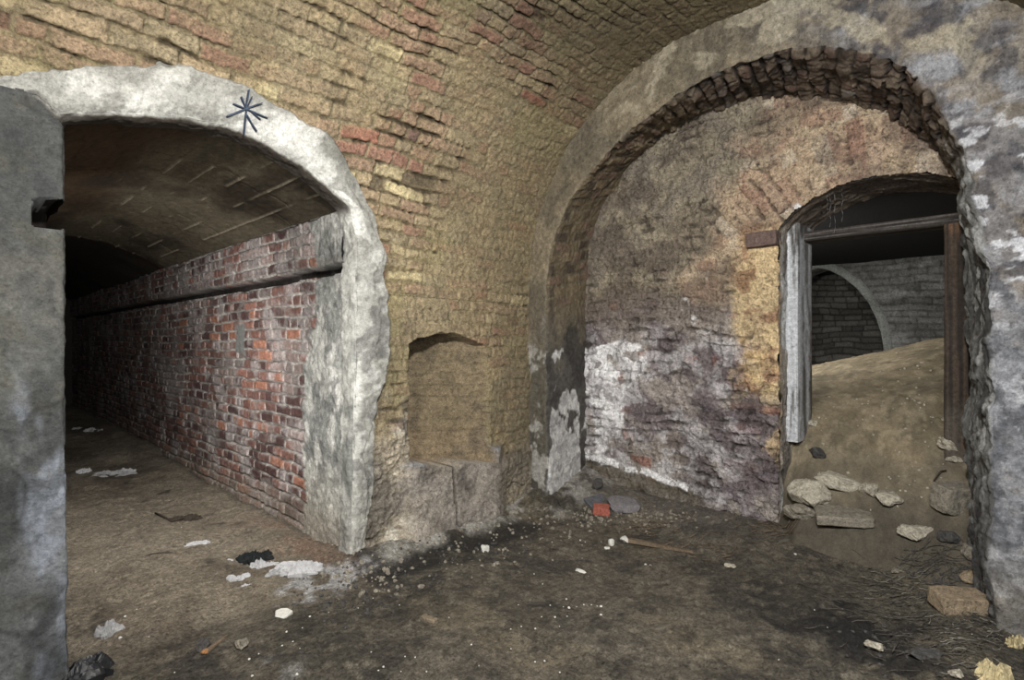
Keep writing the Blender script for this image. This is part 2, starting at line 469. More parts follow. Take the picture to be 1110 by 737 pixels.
edge = np.exp(-((Ag - arc[ce])/.012)**2)
hh = .007*mid + .0025*hi - edge*(.006 + .012*np.clip(fbm(Zg*8, Zg*0, 3, 54),0,1))
cc = mix(S(112,114,112)*np.ones(Zg.shape+(3,)), S(142,146,150), sm(-.2,.5,lo))
cc = mix(cc, S(84,86,86), sm(.0,.5,fbm(Ag*4,Zg*3,4,55))*.8)
cc = mix(cc, S(168,176,190), sm(.15,.5,fbm(Ag*6,Zg*2.2,4,56))*sm(1.3,.9,Zg)*.9)
cc = mix(cc, S(140,138,128), sm(1.66,1.6,Zg)*sm(1.0,1.5,Zg)*sm(-.2,.4,mid)*.4)
cc = mix(cc, S(90,92,92), sm(1.78,1.84,Zg)*.8)
cc = mix(cc, S(112,110,94), sm(.25,.5,fbm(Ag*9,Zg*9,5,57))*.35); cc = mix(cc, S(74,78,80), sm(.0,.5,fbm(Ag*13,Zg*8,6,36))*.55)
cc = mix(cc, S(60,62,62), crack(Ag*1.6,Zg*1.2,58,.03)*.5)
cc = cc*(1+.12*hi+.1*mid)[...,None]
slotx = (Ag > arc[ce]-.105+.02*fbm(Zg*20,Zg*0,2,59)) & (Zg > 1.735+.02*fbm(Ag*14,Ag*0,2,60)) & (Zg < 1.835+.012*fbm(Ag*14,Ag*0,2,61))
front = np.zeros(Zg.shape, bool); front[:ce] = True
mk = ~(slotx)
hh = np.where(slotx & front, -.3, hh)
cc = np.where(slotx[...,None], S(40,34,28), cc)
mk = ~(slotx & ~front) & (Zg < 2.225 - .09*sm(.20,.335,P[...,0]) + .01*fbm(Ag*9,Ag*0,3,62))
ac = Acc().grid(P + N*hh[...,None], cc, mk)
# flat top, hidden behind the surround
a, b = np.meshgrid(np.linspace(-.35, pu, 8), np.linspace(pv_+.01, pv_+.5, 8), indexing='ij')
ac.grid(np.stack([a, b, 0*a+2.13], -1), np.ones(a.shape+(3,))*S(120,120,114))
struct(ac.build('wall_pier', M_PLASTER, gain=.5, sat=.9))

# ================================================================ tunnel
zt = np.arange(-.15, 2.14, .0085)
vs = [VB + .10]
while vs[-1] < 13: vs.append(vs[-1] + .0065*(1 + .22*(vs[-1]-2.9)))
vs = np.array(vs)
Vg, Zg = np.meshgrid(vs, zt, indexing='ij')
mid = fbm(Vg*6, Zg*6, 4, 61); hi = fbm(Vg*40, Zg*40, 3, 62); lo = fbm(Vg*1.3, Zg*1.3, 3, 63)
ed, r1, r2, r3, lx, fy = bricks(Vg + .05, Zg + .01 + .012*np.sin(Vg*1.1), .225, .0775, 64, half=.18, warp=.008, jit=.2)
face = sm(.004, .010, ed + .0025*hi + .0025*mid)
hh = .014*face*(.6+.6*r1) + .003*hi + .004*mid + face*(lx*(r3-.5)*.008)
br = mix(S(108,70,60)*np.ones(Vg.shape+(3,)), S(130,82,66), r1)
br = mix(br, S(82,52,48), sm(.62,.66,r2)); br = mix(br, S(160,94,58), sm(.92,.93,r2)); br = mix(br, S(96,70,66), sm(.2,.1,r2))
br = mix(br, S(150,90,66), sm(.85,.95,r3)*.7)
br = mix(br, S(158,148,146), sm(.1,.5,fbm(Vg*5,Zg*5,4,65)+.25*sm(1.4,2.0,Zg))*.65)
br = br*(1+.2*hi+.15*mid)[...,None]
mt = mix(S(176,170,162)*np.ones(Vg.shape+(3,)), S(136,130,124), sm(-.3,.5,mid))
mt = mix(mt, S(60,52,46), sm(.55,.9,fy)*sm(-.3,.4,fbm(Vg*4,Zg*4,3,66))*.85)
hh -= (1-face)*.008*sm(.5,.95,fy)
c = mix(mt, br, face)
smear = sm(.28,.5, fbm(Vg*3.2, Zg*5, 4, 67))
c = mix(c, S(140,134,128), smear*.45)
# cement end of the wall, toothed edge
row = np.floor((Zg+.01)/.0775)
tooth = 3.50 + .10*sm(1.5,1.0,Zg)  - .10*sm(1.2,1.5,Zg) + .09*(_h(row, row*0, 68)-.5) + .025*mid
cem = sm(tooth+.015, tooth-.015, Vg)
ccem = mix(S(164,164,156)*np.ones(Vg.shape+(3,)), S(126,128,122), sm(-.3,.5,fbm(Vg*4,Zg*4,4,69)))
ccem = mix(ccem, S(112,114,110), sm(.1,.6,fbm(Vg*7,Zg*7,4,70))*.7)
ccem = mix(ccem, S(202,200,192), sm(.2,.6,fbm(Vg*9,Zg*6,4,71))*sm(1.5,1.2,Zg)*.6)
ccem = mix(ccem, S(80,82,80), sm(.15,.45,fbm(Vg*14,Zg*14,5,79))*.6)
ccem = mix(ccem, S(168,158,134), sm(.6,.1,Zg)*.5)
ccem = ccem*(1+.15*hi)[...,None]
c = mix(c, ccem, cem)
hh = hh*(1-cem) + cem*(.012 + .010*fbm(Vg*5,Zg*5,5,72) + .004*hi)
pt = sm(.11,.08,np.abs(Vg-4.72+.03*mid))*sm(.14,.11,np.abs(Zg-1.33+.03*mid))
c = mix(c, S(112,114,110), pt); hh = hh*(1-pt) + pt*.014
# long slot
zs = 1.745 + .010*fbm(Vg*3, Vg*0, 3, 73)
slot = sm(.030,.024,np.abs(Zg - zs))
over = sm(zs+.02, zs+.035, Zg)
hh += over*.03
hh -= slot*.07
c = mix(c, S(30,26,24), slot*.95)
c = mix(c, S(96,86,80), sm(zs+.09,zs+.07,Zg)*over*.35)
# lowest courses dusted by the floor
c = mix(c, S(132,118,98), sm(.28,.08,Zg+.05*mid)*.55)
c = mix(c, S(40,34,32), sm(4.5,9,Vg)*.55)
Pt = np.stack([JU - hh, Vg, Zg], -1)
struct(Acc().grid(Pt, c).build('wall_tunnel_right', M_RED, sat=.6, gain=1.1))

# tunnel vault, board marked
prof = [p for p in IN if p[0] > .3]
prof = [(.05, 2.115), (.2, 2.185)] + [(p[0]+.01, p[1]+.016) for p in IN[3:13]]
pc, pl = curve(prof, 230, 1)
# extend to meet the right wall
vs2 = [VB + .02]
while vs2[-1] < 6.85: vs2.append(vs2[-1] + .008*(1 + .2*(vs2[-1]-2.9)))
vs2 = np.array(vs2)
Vg = np.repeat(vs2[None], len(pl), 0); Lg = np.repeat(pl[:,None], len(vs2), 1)
P = np.stack([np.repeat(pc[:,0:1], len(vs2), 1), Vg, np.repeat(pc[:,1:2], len(vs2), 1)], -1)
N = normals(P); N *= np.sign(-N[100,20,2])
bw = .155; k = np.floor(Lg/bw); fr = (Lg/bw-k)*bw
e = np.minimum(fr, bw-fr)
mid = fbm(Lg*6, Vg*2, 4, 81); hi = fbm(Lg*40, Vg*14, 3, 82); rb = _h(k, k*0, 83)
ridge = sm(.010,.002,e)*sm(-.2,.3,fbm(Lg*3,Vg*2.5,3,84))
ey = np.abs(np.mod(Vg + rb*1.3, 1.25)-.02); cross = sm(.012,.003,ey)
hh = .006*mid + .003*hi + .008*(rb-.5) + ridge*.010 - cross*.008
conc = sm(.55,.95,Lg + .15*fbm(Lg*3,Vg*1.5,3,85))
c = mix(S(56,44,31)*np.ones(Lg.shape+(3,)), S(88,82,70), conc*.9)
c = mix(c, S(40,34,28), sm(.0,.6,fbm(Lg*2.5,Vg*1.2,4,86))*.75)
c = mix(c, S(160,152,136), ridge*.6*conc); c = mix(c, S(34,30,26), cross*.6)
c = c*(1+.2*hi+.15*mid)[...,None]
ac = Acc().grid(P + N*hh[...,None], c)
# step up, then a rougher dark vault to the end
a, b = np.meshgrid(np.linspace(0, 1, 40), np.linspace(6.85, 13, 40), indexing='ij')
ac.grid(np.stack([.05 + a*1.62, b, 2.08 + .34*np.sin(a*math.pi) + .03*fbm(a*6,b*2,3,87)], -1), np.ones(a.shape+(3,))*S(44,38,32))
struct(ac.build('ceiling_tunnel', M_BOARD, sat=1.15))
a, b = np.meshgrid(np.linspace(3.0, 13, 150), np.linspace(-.15, 2.3, 60), indexing='ij')
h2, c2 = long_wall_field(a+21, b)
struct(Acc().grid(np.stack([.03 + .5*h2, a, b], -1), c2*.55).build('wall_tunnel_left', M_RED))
a, b = np.meshgrid(np.linspace(-.1, 1.8, 20), np.linspace(-.15, 2.6, 20), indexing='ij')
struct(Acc().grid(np.stack([a, 13+0*a, b], -1), np.ones(a.shape+(3,))*S(50,44,40)).build('wall_tunnel_end', M_RED))
# ================================================================ end wall with the big arch
FRONT = [(2.78,-.15),(2.80,.6),(2.81,1.2),(2.80,1.75),(2.745,2.05),(2.62,2.3),(2.389,2.53),(2.05,2.755),(1.674,2.885),(1.35,2.935),(1.068,2.925),(.86,2.87),(.671,2.765),(.50,2.61),(.3735,2.41),(.26,2.055),(.205,1.675),(.195,1.2),(.195,.6),(.2,-.15)]
BACK = [(2.90,-.15),(2.90,.6),(2.90,1.2),(2.90,1.85),(2.87,2.19),(2.72,2.49),(2.482,2.735),(2.17,2.92),(1.851,2.985),(1.5,2.985),(1.217,2.93),(1.0,2.845),(.801,2.715),(.62,2.57),(.487,2.39),(.37,2.17),(.335,1.8),(.33,1.2),(.33,.6),(.33,-.15)]
NA = 1150
dI = np.r_[0, np.cumsum(np.hypot(*np.diff(np.array(FRONT), axis=0).T))]
par = np.interp(np.linspace(0, dI[-1], NA), dI, np.arange(len(FRONT)))
fr = along(FRONT, par, 14); bk = along(BACK, par, 14)
La = np.r_[0, np.cumsum(np.hypot(*np.diff(fr, axis=0).T))]
tg = np.gradient(fr, axis=0); nn = np.c_[-tg[:,1], tg[:,0]]; nn /= np.linalg.norm(nn,axis=1,keepdims=True)
if nn[0,0] < 0: nn = -nn
for _ in range(60): nn[1:-1] = (nn[:-2]+2*nn[1:-1]+nn[2:])/4
nn /= np.linalg.norm(nn,axis=1,keepdims=True)
WF = .60
wfb = np.linspace(WF, 0, 92); dep = np.linspace(.006, RU+.03-FU, 96)
NB = len(wfb)+len(dep)
P = np.zeros((NA, NB, 3)); wob = .012*fbm(La*6, La*0, 4, 101) + .006*fbm(La*22, La*0, 3, 102)
for j, w in enumerate(wfb):
    q = fr + nn*(w + wob*(1))[:,None]
    P[:,j,1] = q[:,0]; P[:,j,2] = q[:,1]; P[:,j,0] = FU
for j, d in enumerate(dep):
    f = d/dep[-1]
    q = fr*(1-f) + bk*f + nn*(wob*(1-f))[:,None]
    P[:,len(wfb)+j,1] = q[:,0]; P[:,len(wfb)+j,2] = q[:,1]; P[:,len(wfb)+j,0] = FU + d
nf_ = len(wfb)
Ag = np.repeat(La[:,None], NB, 1); bb = np.r_[WF - wfb, WF + dep]; Bg = np.repeat(bb[None], NA, 0)
N = normals(P); N *= np.sign(-N[NA//2, 20, 0])
for _ in range(3):
    N[:,1:-1] = N[:,:-2]+N[:,1:-1]+N[:,2:]; N /= np.linalg.norm(N,axis=2,keepdims=True)
V_, Z_ = P[...,1], P[...,2]
mid = fbm(Ag*6, Bg*6, 4, 103); hi = fbm(Ag*38, Bg*38, 3, 104); lo = fbm(Ag*1.7, Bg*1.7, 3, 105)
dedge = Bg - WF                        # <0 on the face, >0 into the recess
isf = dedge <= 0
right = sm(1.5, .55, V_ + .12*mid)     # toward the right pier
# --- face render
face_l = mix(S(138,122,88)*np.ones(Ag.shape+(3,)), S(112,100,76), sm(-.3,.5,fbm(Ag*4,Bg*4,4,106)))
face_r = mix(S(128,124,122)*np.ones(Ag.shape+(3,)), S(148,150,156), sm(-.2,.5,fbm(V_*5,Z_*8,6,107)+.4*sm(1.9,1.0,Z_)))
face_r = mix(face_r, S(82,76,80), sm(-.1,.4,fbm(V_*6,Z_*9,6,108))*.85*sm(1.1,1.8,Z_))
face_r = mix(face_r, S(140,124,98), sm(.0,.6,fbm(V_*9,Z_*12,6,109)+.25*sm(2.2,2.8,Z_))*.75)
face_r = mix(face_r, S(72,72,80), sm(.05,.4,fbm(V_*12,Z_*12,6,93))*.75)
face_r = mix(face_r, S(206,208,214), sm(.22,.45,fbm(V_*11,Z_*19,6,110)+.15*sm(2.0,1.2,Z_))*.8*sm(2.6,2.1,Z_))
face_r = mix(face_r, S(116,120,128), sm(.1,.5,fbm(V_*7,Z_*4,4,111))*sm(1.4,1.0,Z_)*.8)
face_r = mix(face_r, S(142,146,154), sm(1.6,1.2,Z_)*.5); face_r = mix(face_r, S(86,90,98), sm(.1,.4,fbm(V_*22,Z_*16,6,90))*.6*sm(1.8,1.3,Z_))
face_r = mix(face_r, S(150,138,112), sm(.45,.1,Z_)*.5)
cf = mix(face_l, face_r, right)
streak = sm(.1,.5,fbm(V_*16, Z_*2.2, 3, 112))*sm(2.4,2.8,Z_)
cf = mix(cf, S(172,158,126), streak*.15); cf = mix(cf, S(186,172,136), sm(.05,.4,fbm(Ag*7,Bg*9,5,97))*sm(2.45,2.7,Z_)*sm(2.4,1.9,V_)*.6)
hf = .010*mid + .004*hi + .010*lo + .012*right*fbm(V_*9,Z_*12,4,113)*sm(2.8,2.2,Z_)
# --- brick reveal and soffit
ed, r1, r2, r3, lx, fy = bricks(Bg + .07, Ag, .15, .082, 114, jit=.5, warp=.02)
fb_ = sm(.0, .014, ed + .006*hi + .006*mid)
top = sm(1.9, 2.5, Z_)
rug = .35 + .65*sm(1.9,2.6,Z_)*sm(2.7,2.0,V_)
hr = rug*(.018*fbm(Ag*9,Bg*9,5,94) + .026*fb_*(r1-.2) + .010*mid) + .006*mid + .004*hi + fb_*rug*(lx*(r2-.5)*.03 + (fy-.5)*(r3-.5)*.03)
cr = mix(S(112,94,60)*np.ones(Ag.shape+(3,)), S(134,112,72), r1)
cr = mix(cr, S(122,94,70), sm(.75,.8,r2)); cr = mix(cr, S(86,72,54), sm(.2,.1,r2))
cr = mix(S(132,116,82)*np.ones(Ag.shape+(3,)), cr*1.15, fb_)
tr = top*sm(2.2,1.5,V_)
dk = mix(S(92,74,56)*np.ones(Ag.shape+(3,)), S(122,100,78), r1); dk = mix(dk, S(112,84,66), sm(.8,.85,r3)); dk = mix(dk, S(126,120,112), sm(.93,.95,r2)*.6); dk = mix(dk, S(66,54,44), sm(.0,.4,fbm(Ag*9,Bg*9,5,96))*.7); dk = mix(dk, S(140,122,92), sm(.2,.5,fbm(Ag*11,Bg*7,5,95))*.5)
dk = mix(S(56,46,36)*np.ones(Ag.shape+(3,)), dk, fb_)
cr = mix(cr, dk, tr)
gapd = (1-fb_)*sm(-.2,.4,fbm(Ag*6,Bg*6,3,115))*rug
cr = mix(cr, S(40,32,26), gapd*.9); hr -= gapd*.02*rug
# right jamb: torn grey render with vertical streaks
rj = sm(1.0,.7,V_)*sm(2.45,2.0,Z_)
hj = .028*fbm(Bg*14, Z_*4, 5, 116) + .014*fbm(Bg*30,Z_*9,3,117) + .005*hi
cj = mix(S(112,112,107)*np.ones(Ag.shape+(3,)), S(62,60,58), sm(-.2,.4,fbm(Bg*16,Z_*3.2,4,118)))
cj = mix(cj, S(168,170,166), sm(.2,.5,fbm(Bg*18,Z_*5,4,119))*.7)
cj = mix(cj, S(86,82,84), sm(.9,.4,Z_)*.45)
cr = mix(cr, cj, rj); hr = hr*(1-rj) + hj*rj
# left jamb: damp grey, peeling white efflorescence low down
lj = sm(2.3,2.6,V_)*sm(1.75,1.35,Z_)
cl_ = mix(S(118,106,80)*np.ones(Ag.shape+(3,)), S(92,88,82), sm(1.6,1.0,Z_+.2*mid))
cl_ = mix(cl_, S(66,62,58), sm(.0,.5,fbm(Bg*5,Z_*4,4,120)+.3*sm(.9,1.1,Z_)*sm(1.45,1.2,Z_))*.7)
pe = fbm(Bg*4+3, Z_*3, 5, 121)
dd = dedge
wm = sm(.05,.16, pe*.8 + .66*sm(1.08,.80,Z_+.05*mid)*sm(-.02,.10,dd)*sm(.60,.46,dd+.05*mid) - .30 + .30*sm(.10,.0,np.abs(dd-.42))*sm(.2,.05,np.abs(Z_-1.22)))
cl_ = mix(cl_, S(206,204,200), wm); cl_ = mix(cl_, S(150,150,152), wm*sm(.0,.5,fbm(Bg*18,Z_*18,4,122))*.6)
hl = .008*mid + .004*hi + .005*wm
cr = mix(cr, cl_, lj); hr = hr*(1-lj) + hl*lj
# left face strip low: same damp grey
lowl = (V_ > 2.2)*sm(1.6,1.1,Z_+.15*mid)
cf = mix(cf, mix(S(104,96,78)*np.ones(Ag.shape+(3,)), S(84,80,72), sm(-.1,.4,mid)), lowl)
cf = mix(cf, S(176,172,162), lowl*sm(.25,.5,fbm(V_*9,Z_*7,4,123)+.3*sm(.45,.1,Z_))*.8)
tt = sm(-.012, .012, dedge + .010*mid)
c = mix(cf, cr, tt); hh = hf*(1-tt) + hr*tt - .014*np.exp(-(dedge/.016)**2)
c = mix(c, S(70,62,50), np.exp(-((dedge-.01)/.012)**2)*.35*sm(2.0,2.4,Z_))
# damp black foot of the jambs
c = mix(c, S(70,66,60), sm(.22,.05,Z_)*.4*right)
c = c*(1+.16*hi+.12*mid)[...,None]
# the right pier face, far side stops at the near wall
Pn = P + N*hh[...,None]
struct(Acc().grid(Pn, c).build('wall_right', mat_surface('pier_render', var=.3, bump=.9, dist=.009, pit=.3, grain2=26), sat=.62, gain=.92))

# ================================================================ back wall of the recess with the doorway
DOOR = [(1.303,-.2),(1.303,1.0),(1.303,2.06),(1.22,2.145),(1.10,2.215),(.98,2.262),(.85,2.285),(.72,2.29),(.594,2.275),(.47,2.245),(.373,2.20),(.30,2.15),(.29,1.0),(.29,-.2)]
R2 = .0062
vv = np.arange(.15, 3.08, R2); zz = np.arange(-.15, 3.12, R2)
Vg, Zg = np.meshgrid(vv, zz, indexing='ij')
mid = fbm(Vg*7, Zg*7, 4, 131); hi = fbm(Vg*42, Zg*42, 3, 132); lo = fbm(Vg*1.6, Zg*1.6, 3, 133)
ed, r1, r2, r3, lx, fy = bricks(Vg, Zg + .02*np.sin(Vg*2), .23, .08, 134, half=.3, warp=.035, jit=.4)
face = sm(.0, .014, ed + .007*hi + .008*mid)
# soldier arch over the door
ac0, az0, ar0 = .72, 1.284, 1.006
rr = np.hypot(Vg-ac0, Zg-az0); an = np.arctan2(Vg-ac0, Zg-az0)
ring = sm(ar0+.40, ar0+.37, rr + .03*mid)*sm(ar0-.06, ar0-.03, rr)*sm(1.0,.9,np.abs(an))*sm(1.9,2.0,Zg)
e2, q1, q2, q3, l2, f2 = bricks(rr, an*1.15, .30, .085, 135, jit=.3, warp=.01)
fr2 = sm(.0,.012, e2+.006*hi+.005*mid)
face = face*(1-ring) + fr2*ring; r1 = r1*(1-ring)+q1*ring; r2 = np.where(ring>.5,q2,r2); r3 = np.where(ring>.5,q3,r3)
plast = sm(-.15,.5, fbm(Vg*2.4,Zg*2.4,5,136) + .3*sm(1.6,2.4,Zg)*(1-ring) - .25*sm(1.9,1.4,Vg)*sm(1.7,1.2,Zg))
erod = sm(.0,.6,fbm(Vg*5,Zg*6,5,137))
hh = .012*face*(.2+1.2*r1)*(1-.6*plast) + .010*mid + .0045*hi + .012*lo - .016*erod*(1-plast*.6)
gap = (1-face)*.75*sm(-.0,.5,fbm(Vg*5.5,Zg*5.5,4,138)-.25*plast)
hh -= gap*.016
# ragged flakes (more at the lower right of the wall)
fl = fbm(Vg*9, Zg*16, 5, 139); flk = sm(.12,.2,fl)*sm(2.3,1.7,Vg)*sm(1.8,1.2,Zg)
hh -= flk*.016; hh += .010*fbm(Vg*14,Zg*20,5,91)
base_u = mix(S(140,128,104)*np.ones(Vg.shape+(3,)), S(118,108,92), sm(-.2,.4,mid))
base_u = mix(base_u, S(96,84,72), sm(.1,.6,fbm(Vg*3,Zg*4,4,140))*.8)
base_o = mix(S(168,146,112)*np.ones(Vg.shape+(3,)), S(152,120,94), r1); base_o = mix(base_o, S(146,104,84), sm(.72,.8,r2)*.55); base_o = mix(base_o, S(178,164,140), sm(.2,.1,r2)*.7)
base_o = mix(base_o, S(104,84,70), sm(-.05,.4,fbm(Vg*6,Zg*8,6,141))*.65)
base_o = mix(base_o, S(176,154,118), sm(.1,.4,fbm(Vg*9,Zg*7,5,92))*.5)
base_p = mix(S(138,128,120)*np.ones(Vg.shape+(3,)), S(108,98,98), sm(-.2,.4,fbm(Vg*5,Zg*7,4,142)))
base_p = mix(base_p, S(150,140,132), sm(.1,.5,fbm(Vg*8,Zg*9,4,143))*.7); base_p = mix(base_p, S(140,88,70), sm(.9,.93,r2)*face*.8)
base_p = mix(base_p, S(98,86,92), sm(.1,.5,fbm(Vg*4,Zg*4,4,144)+.3*sm(1.7,1.4,Vg)*sm(.9,.4,Zg))*.7)
orange = np.clip(sm(-.2,.35, .55*sm(2.3,1.6,Vg+.35*(Zg-2.0)) + .35*mid + .35*lo - .35 + .35*ring)*sm(1.45,1.8,Zg+.1*mid), 0, 1)
purple = sm(1.72,1.45, Zg + .18*lo + .08*mid)
c = mix(base_u, base_p, purple); c = mix(c, base_o, np.clip(orange,0,1))
brown = sm(-.05,.4,fbm(Vg*2.6,Zg*3.4,4,145) + .5*sm(.35,.05,np.abs(Zg-1.62))*sm(1.5,1.8,Vg)*sm(2.8,2.5,Vg) - .25)
c = mix(c, S(98,84,70), brown*.5)
# ochre jamb strip
oc = sm(1.66,1.52,Vg+.06*mid)*sm(.75,1.0,Zg+.1*mid)*sm(2.15,2.0,Zg)
c = mix(c, mix(S(196,168,112)*np.ones(Vg.shape+(3,)), S(150,112,70), sm(-.1,.4,fbm(Vg*7,Zg*8,4,146))), oc*.9)
og = sm(.1,.3,fbm(Vg*6+4,Zg*5,4,147))*sm(1.75,1.5,Vg)*sm(.4,.6,Zg)*sm(1.5,1.2,Zg)
c = mix(c, S(206,172,104), og*.5)
# white salts
wl_ = fbm(Vg*3.2+7, Zg*2.6, 5, 148)
wm = sm(.0,.10, .55*wl_ + .55*sm(2.25,2.62,Vg)*sm(1.35,1.05,Zg+.1*mid) + .40*sm(1.35,1.22,Zg)*sm(.95,1.1,Zg)*sm(2.0,2.4,Vg) - .42 - .5*sm(.42,.24,Zg-.12*(2.3-Vg)))
brk = sm(.05,.35,fbm(Vg*13,Zg*13,5,149))
c = mix(c, S(214,212,212), wm*(1-.85*brk)); hh += wm*.006
lil = sm(-.1,.35,fbm(Vg*7+2,Zg*9,6,150))*sm(1.5,1.25,Zg)*sm(1.35,1.7,Vg)
c = mix(c, S(180,176,178), lil*.6)
# salty skirting ridge: a white broken band over a dark foot
sk = .20 + .10*(Vg-2.0) + .03*mid
c = mix(c, S(84,76,58), sm(sk+.05,sk-.02,Zg)*sm(1.75,1.95,Vg)*.85)
c = mix(c, S(206,204,204), sm(.035,.02,np.abs(Zg-sk-.03-.02*lo))*sm(1.85,2.0,Vg)*sm(.75,.55,brk))
c = mix(c, S(46,38,32), gap*.85); c = mix(c, S(70,58,52), flk*.35)
ck = crack(Vg*2.6, Zg*3.2, 151, .03); hh -= ck*.008; c = mix(c, S(52,44,38), ck*.5)
c = c*(1+.17*hi+.16*mid)[...,None]
# little header recess: horizontal chase beside the door head
P = np.stack([RU - hh, Vg, Zg], -1)
jv = Vg + .010*fbm(Vg*14,Zg*14,3,152); jz = Zg + .010*fbm(Vg*14,Zg*14,3,153)
dm = ~inpoly(jv, jz, DOOR)
recess = struct(Acc().grid(P, c, dm).build('wall_recess', M_WALLR, sat=.72, gain=1.42))

# doorway reveal
dpts, dl = curve(DOOR, 700, 1)
dd = np.linspace(-.012, .50, 66)
P = np.zeros((700, len(dd), 3)); P[...,0] = RU + dd[None]; P[...,1] = dpts[:,0:1]; P[...,2] = dpts[:,1:2]
Ag = np.repeat(dl[:,None], len(dd), 1); Dg = np.repeat(dd[None], 700, 0)
N = normals(P); N *= np.sign(N[80,30,1]*-1)
mid = fbm(Ag*8, Dg*8, 4, 161); hi = fbm(Ag*40, Dg*40, 3, 162)
Vg, Zg = P[...,1], P[...,2]
hh = .012*mid + .004*hi + .008*fbm(Dg*20, Ag*3, 3, 163)
c = mix(S(150,140,124)*np.ones(Ag.shape+(3,)), S(104,96,86), sm(-.2,.4,fbm(Dg*18,Ag*3,4,164)))
c = mix(c, S(196,196,194), sm(.1,.45,fbm(Dg*14,Ag*2.4,4,165))*sm(1.0,1.3,Vg)*.8)
c = mix(c, S(172,140,92), sm(.05,.0,Dg)*.6)
c = mix(c, S(96,78,60), sm(2.05,2.12,Zg)*.8)
c = mix(c, S(88,84,80), sm(.8,.5,Vg)*sm(2.1,2.0,Zg)*.7)
c = c*(1+.2*hi+.15*mid)[...,None]
struct(Acc().grid(P+N*hh[...,None], c).build('door_1', M_WALLR, gain=1.2))

# ================================================================ chamber beyond the doorway
CU = 8.0
vv = np.arange(-.7, 3.4, .014); zz = np.arange(0, 2.7, .014)
Vg, Zg = np.meshgrid(vv, zz, indexing='ij')
ARC = [on_u(958.5,378,CU), on_u(956,362,CU), on_u(951,346,CU), on_u(942,328,CU), on_u(929,312,CU), on_u(914,300,CU), on_u(900,293,CU), on_u(888,290,CU)]
v0 = ARC[-1][0]; arcp = [(ARC[0][0], -.2)] + ARC + [(2*v0 - p[0], p[1]) for p in ARC[::-1][1:]] + [(2*v0-ARC[0][0], -.2)]
mid = fbm(Vg*6, Zg*6, 4, 171); hi = fbm(Vg*30, Zg*30, 3, 172)
ed, r1, r2, r3, lx, fy = bricks(Vg, Zg, .26, .08, 173, warp=.02)
f = sm(.0,.016,ed+.006*hi)
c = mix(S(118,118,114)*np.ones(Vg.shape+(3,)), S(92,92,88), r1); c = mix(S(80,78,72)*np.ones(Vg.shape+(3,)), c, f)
c = mix(c, S(144,144,140), sm(.1,.5,fbm(Vg*3,Zg*5,4,174))*.6); c = c*(1+.2*hi+.15*mid)[...,None]
cmask = ~inpoly(Vg, Zg, arcp)
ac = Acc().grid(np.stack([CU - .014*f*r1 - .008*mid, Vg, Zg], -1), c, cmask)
ap, al = curve(arcp, 300, 1)
dd = np.linspace(-.03, .40, 24)
P = np.zeros((300, 24, 3)); P[...,0] = CU + dd[None]; P[...,1] = ap[:,0:1]; P[...,2] = ap[:,1:2]
N = normals(P); m2 = fbm(al[:,None]*7+0*dd[None], dd[None]*7+0*al[:,None], 4, 175)
ac.grid(P + N*(.012*m2)[...,None], mix(S(134,136,130)*np.ones(m2.shape+(3,)), S(100,100,96), sm(-.3,.4,m2)))
# raised rim around the arch
rim = np.linspace(0, .10, 10); tg = np.gradient(ap, axis=0); nr = np.c_[-tg[:,1], tg[:,0]]; nr /= np.maximum(np.linalg.norm(nr,axis=1,keepdims=True),1e-9)
if (nr[150,1] < 0): nr = -nr
P = np.zeros((300,10,3)); q = ap[:,None,:] + nr[:,None,:]*rim[None,:,None]; P[...,1] = q[...,0]; P[...,2] = q[...,1]; P[...,0] = CU - .03 + .03*(rim/.1)[None]**4
ac.grid(P, np.ones((300,10,3))*S(132,134,128))
struct(ac.build('wall_chamber', M_WALLR))
vv = np.arange(.6, 3.8, .014); Vg, Zg = np.meshgrid(vv, zz, indexing='ij')
ed, r1, r2, r3, lx, fy = bricks(Vg+4, Zg, .26, .085, 176, half=.3, warp=.03); f = sm(.0,.014,ed)
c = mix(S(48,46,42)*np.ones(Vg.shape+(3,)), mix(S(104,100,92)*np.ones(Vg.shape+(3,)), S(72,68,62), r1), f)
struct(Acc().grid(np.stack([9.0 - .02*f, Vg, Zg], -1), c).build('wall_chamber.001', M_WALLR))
def flat(name, P4, col, n=24, mat=M_WALLR, amp=.02):
    a, b = np.meshgrid(np.linspace(0,1,n), np.linspace(0,1,n), indexing='ij')
    A, B, C_, D = [np.array(p, float) for p in P4]
    P = (A*(1-a)[...,None]+B*a[...,None])*(1-b)[...,None] + (D*(1-a)[...,None]+C_*a[...,None])*b[...,None]
    N = normals(P); k = fbm(a*9, b*9, 4, 180)
    return struct(Acc().grid(P + N*(amp*k)[...,None], np.ones(a.shape+(3,))*col*(1+.2*k)[...,None]).build(name, mat))
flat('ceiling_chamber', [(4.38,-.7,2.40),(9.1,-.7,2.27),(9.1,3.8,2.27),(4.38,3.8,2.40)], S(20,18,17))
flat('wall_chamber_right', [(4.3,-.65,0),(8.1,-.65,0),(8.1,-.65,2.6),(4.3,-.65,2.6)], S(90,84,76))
flat('wall_chamber_left', [(4.3,3.3,0),(9.1,3.3,0),(9.1,3.3,2.6),(4.3,3.3,2.6)], S(80,74,66))
